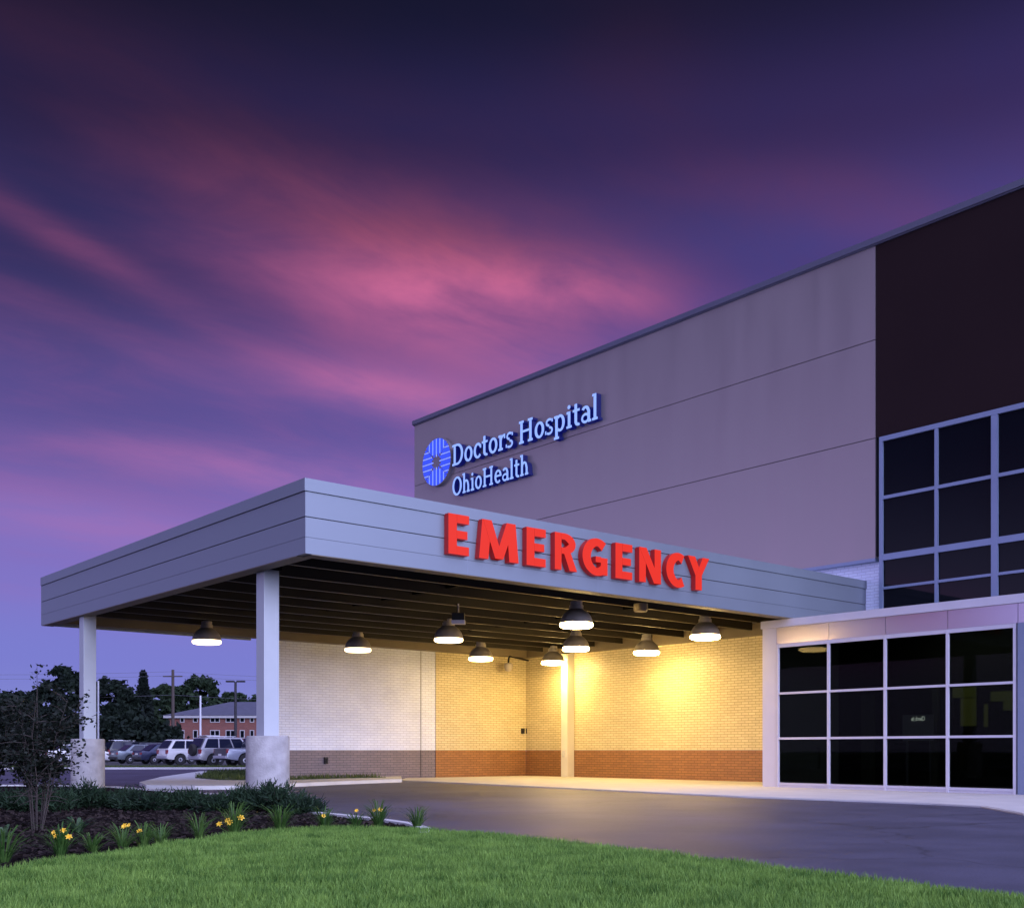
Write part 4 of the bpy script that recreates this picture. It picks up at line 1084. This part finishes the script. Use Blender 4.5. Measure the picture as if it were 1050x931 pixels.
# ------------------------------------------------------------------ brick house
HY_ = 132.0
x0 = AT(173, HY_)[0]; x1 = AT(312, HY_)[0]; ez = EYE+(HY-733.5)/F*HY_; rz = EYE+(HY-719.5)/F*(HY_+5)
hs = empty('brick_house', ((x0+x1)/2, HY_+5, 0)); tag(hs, 'two storey red brick apartment house with grey hip roof behind the cars', 'house')
mb = MB(); mb.box(x0, x1, HY_, HY_+10, -.05, ez-.3); mb.build('wall', M['red_brick'], hs)
mb = MB(); mb.box(x0-.5, x1+.5, HY_-.5, HY_+10.5, ez-.3, ez); mb.build('eave', M['dull_trim'], hs)
a, b, c, d = (x0-.6,HY_-.6,ez+.003), (x1+.6,HY_-.6,ez+.003), (x1+.6,HY_+10.6,ez+.003), (x0-.6,HY_+10.6,ez+.003); r0, r1 = (x0+6.2,HY_+5,rz), (x1-6,HY_+5,rz)
mb = MB(); mb.face([a,b,r1,r0]); mb.face([c,d,r0,r1]); mb.face([d,a,r0]); mb.face([b,c,r1]); mb.face([d,c,b,a]); mb.build('roof', M['roof_shingle'], hs)
for zc_, rows in ((z_ := [EYE+(HY-737)/F*HY_, EYE+(HY-752.5)/F*HY_][0], 0), (EYE+(HY-752.5)/F*HY_, 1)):
    for pc, wp in ((187,4.5),(200.5,5),(220.5,10),(236.5,10),(248.5,5),(258.5,4.5),(272,9),(290,6)):
        xc = AT(pc, HY_)[0]; hw = wp/F*HY_/2; hh = .42 if rows == 0 else .5
        mb = MB(); t = .085
        mb.box(xc-hw, xc+hw, HY_-.09, HY_+.02, zc_+hh-t, zc_+hh); mb.box(xc-hw, xc+hw, HY_-.09, HY_+.02, zc_-hh, zc_-hh+t)
        for xx in ([-hw, hw-t] if wp < 7 else [-hw, -t/2, hw-t]): mb.box(xc+xx, xc+xx+t, HY_-.085, HY_+.02, zc_-hh+t, zc_+hh-t)
        wn = mb.build('window', M['dull_trim'], hs)
        mb = MB(); mb.box(xc-hw+.02, xc+hw-.02, HY_-.04, HY_+.01, zc_-hh+.02, zc_+hh-.02); mb.build('pane', M['black_glass'], wn, offset=wloc(wn))

# ------------------------------------------------------------------ poles and wires
def pole(name, label, cat, px, top, Y, r0, r1, mat, extra=None):
    x, y = AT(px, Y); h = EYE+(HY-top)/F*Y
    root = empty(name, (x, y, 0)); tag(root, label, cat)
    mb = MB(); mb.tube([(x,y,-.1),(x,y,h*.5),(x,y,h)], [r0,(r0+r1)/2,r1], 10); mb.build('pole', mat, root, smooth=True)
    return root, x, y, h
pr, ux, uy, uh = pole('utility_pole', 'brown wooden utility pole at the left end of the brick house', 'pole', 177.3, 686.5, 112, .20, .14, M['wood_pole'])
mb = MB(); mb.box(ux-1.0, ux+1.0, uy-.15, uy-.05, uh-.75, uh-.63); mb.build('crossarm', M['wood_pole'], pr)
pole('thin_pole', 'thin white pole standing before the brick house', 'pole', 205.5, 713, 92, .10, .07, M['white_trim'])
pole('thin_pole', 'thin pale pole close beside the far canopy post', 'pole', 100.8, 698, 60, .055, .05, M['grey_metal'])
lr, lx, ly, lh = pole('parking_light', 'dark parking lot light pole with two flat heads', 'street lamp', 241.5, 699, 90, .13, .10, M['dark_metal'])
for sd in (-1, 1):
    mb = MB(); a, b = sorted((lx+sd*.1, lx+sd*.78)); mb.box(a, b, ly-.16, ly+.16, lh-.03, lh+.11); mb.build('light_head', M['dark_metal'], lr, bevel=.02)
M['wire'] = pm('weathered_cable', (.10,.10,.13), .7, 0, 0)
def wire(label, pts, r=.022):
    mb = MB(); out = []
    for (a, b) in zip(pts[:-1], pts[1:]):
        a, b = Vector(a), Vector(b)
        for k in range(13):
            t = k/12; p = a.lerp(b, t); p.z -= .7*4*t*(1-t); out.append(p)
    mb.tube(out, r, 4); tag(mb.build('power_line', M['wire']), label, 'wire', 'overhead wires on the utility pole')
for k, (dz, lab) in enumerate(((-.2,'topmost overhead wire strung from the wooden utility pole'),(-.62,'middle overhead wire crossing the sky past the pole'),(-2.6,'lowest overhead wire, sagging well under the other two'))):
    wire(lab, [(ux-48, uy-24, uh+dz-.8), (ux, uy-.1, uh+dz), (ux+34, uy+8, uh+dz+.6)], .013)

# ------------------------------------------------------------------ sky, sun, camera
wd = bpy.data.worlds.new('World'); scene.world = wd; wd.use_nodes = True
nt = wd.node_tree; L = nt.links
for n in list(nt.nodes): nt.nodes.remove(n)
out = nn(nt, 'ShaderNodeOutputWorld')
tc = nn(nt, 'ShaderNodeTexCoord'); DIR = tc.outputs['Generated']
sep = nn(nt, 'ShaderNodeSeparateXYZ'); L.new(DIR, sep.inputs[0])
def ramp(stops, src):
    r = nn(nt, 'ShaderNodeValToRGB'); r.color_ramp.interpolation = 'B_SPLINE' if False else 'EASE'
    e = r.color_ramp.elements
    while len(e) > 1: e.remove(e[-1])
    e[0].position = stops[0][0]; e[0].color = (*stops[0][1], 1)
    for p, c in stops[1:]:
        k = e.new(p); k.color = (*c, 1)
    L.new(src, r.inputs[0]); return r.outputs['Color']
def math_(op, a, b=None, c=None, clamp=False):
    n = nn(nt, 'ShaderNodeMath', operation=op); n.use_clamp = clamp
    for i, v in enumerate((a, b, c)):
        if v is None: continue
        if isinstance(v, (int, float)): n.inputs[i].default_value = v
        else: L.new(v, n.inputs[i])
    return n.outputs[0]
def sstep(v, a, b):
    n = nn(nt, 'ShaderNodeMapRange', interpolation_type='SMOOTHSTEP'); n.inputs['From Min'].default_value = a; n.inputs['From Max'].default_value = b
    L.new(v, n.inputs['Value']); return n.outputs['Result']
def mixc(f, a, b, mode='MIX'):
    n = nn(nt, 'ShaderNodeMix', data_type='RGBA', blend_type=mode)
    for k, v in (('Factor', f), ('A', a), ('B', b)):
        if isinstance(v, (int, float)): n.inputs[k].default_value = v
        elif isinstance(v, tuple): n.inputs[k].default_value = (*v, 1)
        else: L.new(v, n.inputs[k])
    return n.outputs['Result']
def dotd(d):
    n = nn(nt, 'ShaderNodeVectorMath', operation='DOT_PRODUCT'); L.new(DIR, n.inputs[0]); n.inputs[1].default_value = Vector(d).normalized(); return n.outputs['Value']
Z = sep.outputs['Z']; X = sep.outputs['X']
base = ramp([(0, lin(132,142,212)), (.08, lin(120,122,206)), (.17, lin(128,112,194)), (.29, lin(97,85,160)), (.40, lin(60,54,114)), (.49, lin(41,34,80)), (.57, lin(20,18,46)), (1, lin(20,18,40))], Z)
# a little brighter to the right, where the afterglow fades into blue
br = nn(nt, 'ShaderNodeMapRange'); br.inputs['From Min'].default_value = -.35; br.inputs['From Max'].default_value = .45; br.inputs['To Min'].default_value = .62; br.inputs['To Max'].default_value = 1.45
L.new(X, br.inputs['Value'])
base = mixc(sstep(Z, .12, .4), base, mixc(1.0, base, br.outputs['Result'], 'MULTIPLY'))
# clouds: noise on a tilted cloud sheet
mp = nn(nt, 'ShaderNodeMapping')
zc_ = math_('ADD', math_('MAXIMUM', Z, 0.0), .16)
dv = nn(nt, 'ShaderNodeVectorMath', operation='SCALE'); L.new(DIR, dv.inputs[0]); L.new(math_('DIVIDE', 1.0, zc_), dv.inputs['Scale'])
L.new(dv.outputs[0], mp.inputs['Vector']); mp.vector_type = 'TEXTURE'
mp.inputs['Rotation'].default_value = (0,0,R(36)); mp.inputs['Scale'].default_value = (1.35, .68, 1.0); mp.inputs['Location'].default_value = (.35, .2, 0)
n1 = nn(nt, 'ShaderNodeTexNoise'); n1.inputs['Scale'].default_value = 1.25; n1.inputs['Detail'].default_value = 9; n1.inputs['Roughness'].default_value = .55; n1.inputs['Distortion'].default_value = .35
L.new(mp.outputs[0], n1.inputs['Vector'])
n2 = nn(nt, 'ShaderNodeTexNoise'); n2.inputs['Scale'].default_value = 4.2; n2.inputs['Detail'].default_value = 8; n2.inputs['Roughness'].default_value = .6; n2.inputs['Distortion'].default_value = .6
L.new(mp.outputs[0], n2.inputs['Vector'])
cl = math_('ADD', math_('MULTIPLY', n1.outputs['Fac'], .72), math_('MULTIPLY', n2.outputs['Fac'], .28))
def pxdir(px, py): return ((px-CX)/F, 1.0, (HY-py)/F)
def blob(px, py, a, b): return sstep(dotd(pxdir(px, py)), math.cos(R(a)), math.cos(R(b)))
def blob2(px, py, wx, wy, rot=0., d=None):
    # soft elongated cloud bank at a fixed direction of the sky (angles in degrees)
    d = Vector(d or pxdir(px, py)).normalized(); e = Vector((d.y, -d.x, 0)).normalized(); n = e.cross(d)
    e2 = e*math.cos(R(rot)) + n*math.sin(R(rot)); n2 = n*math.cos(R(rot)) - e*math.sin(R(rot))
    a = math_('MULTIPLY', dotd(e2), 1/math.sin(R(wx))); b = math_('MULTIPLY', dotd(n2), 1/math.sin(R(wy)))
    r = math_('ADD', math_('MULTIPLY', a, a), math_('MULTIPLY', b, b))
    return math_('MULTIPLY', math_('EXPONENT', math_('MULTIPLY', r, -1.0)), sstep(dotd(d), .1, .5))
banks = [(505,280,6.2,2.5,-8,1.0),(400,262,6.0,3.4,-14,.62),(605,292,4.2,1.4,-10,.50),(405,403,7.0,1.1,-9,.75),(50,236,6.0,.7,-21,.36),(250,290,5,2.2,-16,.12),
         (190,470,9,1.0,-7,.28),(90,535,8,1.2,-5,.40),(330,490,7,1.2,-6,.45),(120,350,7,.7,-17,.10),(260,170,10,3.2,-32,.42),(90,70,9,2.6,-28,.40),(645,62,3.5,2.6,-20,.42),(800,190,9,1.5,-16,.22),(560,380,6,1.6,-12,.35)]
core = 0.0
for bx, by, wx_, wy_, ro, am in banks: core = math_('ADD', core, math_('MULTIPLY', blob2(bx, by, wx_, wy_, ro), am))
left = sstep(X, .30, -.30)
tex_ = sstep(cl, .30, .64)
stk = math_('MULTIPLY', math_('MULTIPLY', sstep(cl, .47, .68), left), .11)
c1_ = math_('ADD', math_('MULTIPLY', core, math_('ADD', math_('MULTIPLY', tex_, .95), .12)), stk, clamp=True)
zfade = math_('MULTIPLY', sstep(Z, .72, .40), sstep(Z, .07, .17))
pink = ramp([(.05, lin(162,124,200)), (.20, lin(176,124,194)), (.28, lin(200,118,176)), (.37, lin(216,112,160)), (.44, lin(140,70,100)), (.50, lin(80,40,62)), (.58, lin(52,24,40))], Z)
skyc = mixc(math_('MULTIPLY', c1_, zfade, clamp=True), base, pink)
# wider faint veil
veil = math_('MULTIPLY', math_('MULTIPLY', sstep(cl, .40, .66), .30), zfade)
skyc = mixc(veil, skyc, ramp([(.05, lin(150,110,190)), (.25, lin(140,86,150)), (.40, lin(92,54,98)), (.55, lin(44,26,48))], Z))
# brighter lilac sky behind the photographer and low on the left
back = dotd((.50, -.62, .62))
skyc = mixc(sstep(back, .05, .85), skyc, (1.35, 1.40, 2.55))
lft = math_('MULTIPLY', sstep(dotd((-.96,-.24,.06)), .72, .97), sstep(Z, .26, .08))
skyc = mixc(math_('MULTIPLY', lft, .9), skyc, (1.7,1.55,3.0))
pk = blob2(0, 0, 4.6, 1.7, 0, (-1.045,-.165,.113))
skyc = mixc(math_('MULTIPLY', pk, .9), skyc, (3.2,.60,2.7))
skyc = mixc(sstep(Z, .0, -.04), skyc, lin(50,52,62))
SUN_EL, SUN_AZ = 11.0, math.atan2(.62, -.78)      # azimuth clockwise from +Y
sky = nn(nt, 'ShaderNodeTexSky'); sky.sky_type = 'NISHITA'; sky.sun_disc = False; sky.sun_elevation = R(SUN_EL); sky.sun_rotation = SUN_AZ
bg1 = nn(nt, 'ShaderNodeBackground'); L.new(skyc, bg1.inputs[0]); bg1.inputs[1].default_value = 1.0
bg2 = nn(nt, 'ShaderNodeBackground'); L.new(sky.outputs[0], bg2.inputs[0]); bg2.inputs[1].default_value = .002
ad = nn(nt, 'ShaderNodeAddShader'); L.new(bg1.outputs[0], ad.inputs[0]); L.new(bg2.outputs[0], ad.inputs[1]); L.new(ad.outputs[0], out.inputs[0])

sl = bpy.data.lights.new('dusk_glow', 'SUN'); sl.energy = 3.2; sl.angle = R(30); sl.color = (.64,.68,1.0)
so_ = bpy.data.objects.new('dusk_glow', sl); col.objects.link(so_)
dsun = Vector((.62*math.cos(R(SUN_EL)), -.78*math.cos(R(SUN_EL)), math.sin(R(SUN_EL)))).normalized()
so_.rotation_euler = dsun.to_track_quat('Z', 'Y').to_euler(); so_.location = (10,-10,20)

cd = bpy.data.cameras.new('camera'); cam = bpy.data.objects.new('camera', cd); col.objects.link(cam)
cam.location = (0, 0, EYE); cam.rotation_euler = (R(90), 0, 0)
cd.sensor_width = 36; cd.sensor_fit = 'HORIZONTAL'; cd.lens = 36*F/1050
cd.shift_x = 0.0; cd.shift_y = (HY-465.5)/1050; cd.clip_start = .1; cd.clip_end = 3000
scene.camera = cam

scene.view_settings.view_transform = 'Standard'; scene.view_settings.look = 'None'; scene.view_settings.gamma = 1; scene.view_settings.exposure = 0
scene.render.engine = 'CYCLES'
scene.cycles.use_denoising = True
try: scene.cycles.denoiser = 'OPENIMAGEDENOISE'
except Exception: pass
scene.cycles.max_bounces = 6; scene.cycles.diffuse_bounces = 3; scene.cycles.glossy_bounces = 3; scene.cycles.transparent_max_bounces = 8
scene.cycles.sample_clamp_indirect = 4.0
scene.cycles.caustics_reflective = False; scene.cycles.caustics_refractive = False
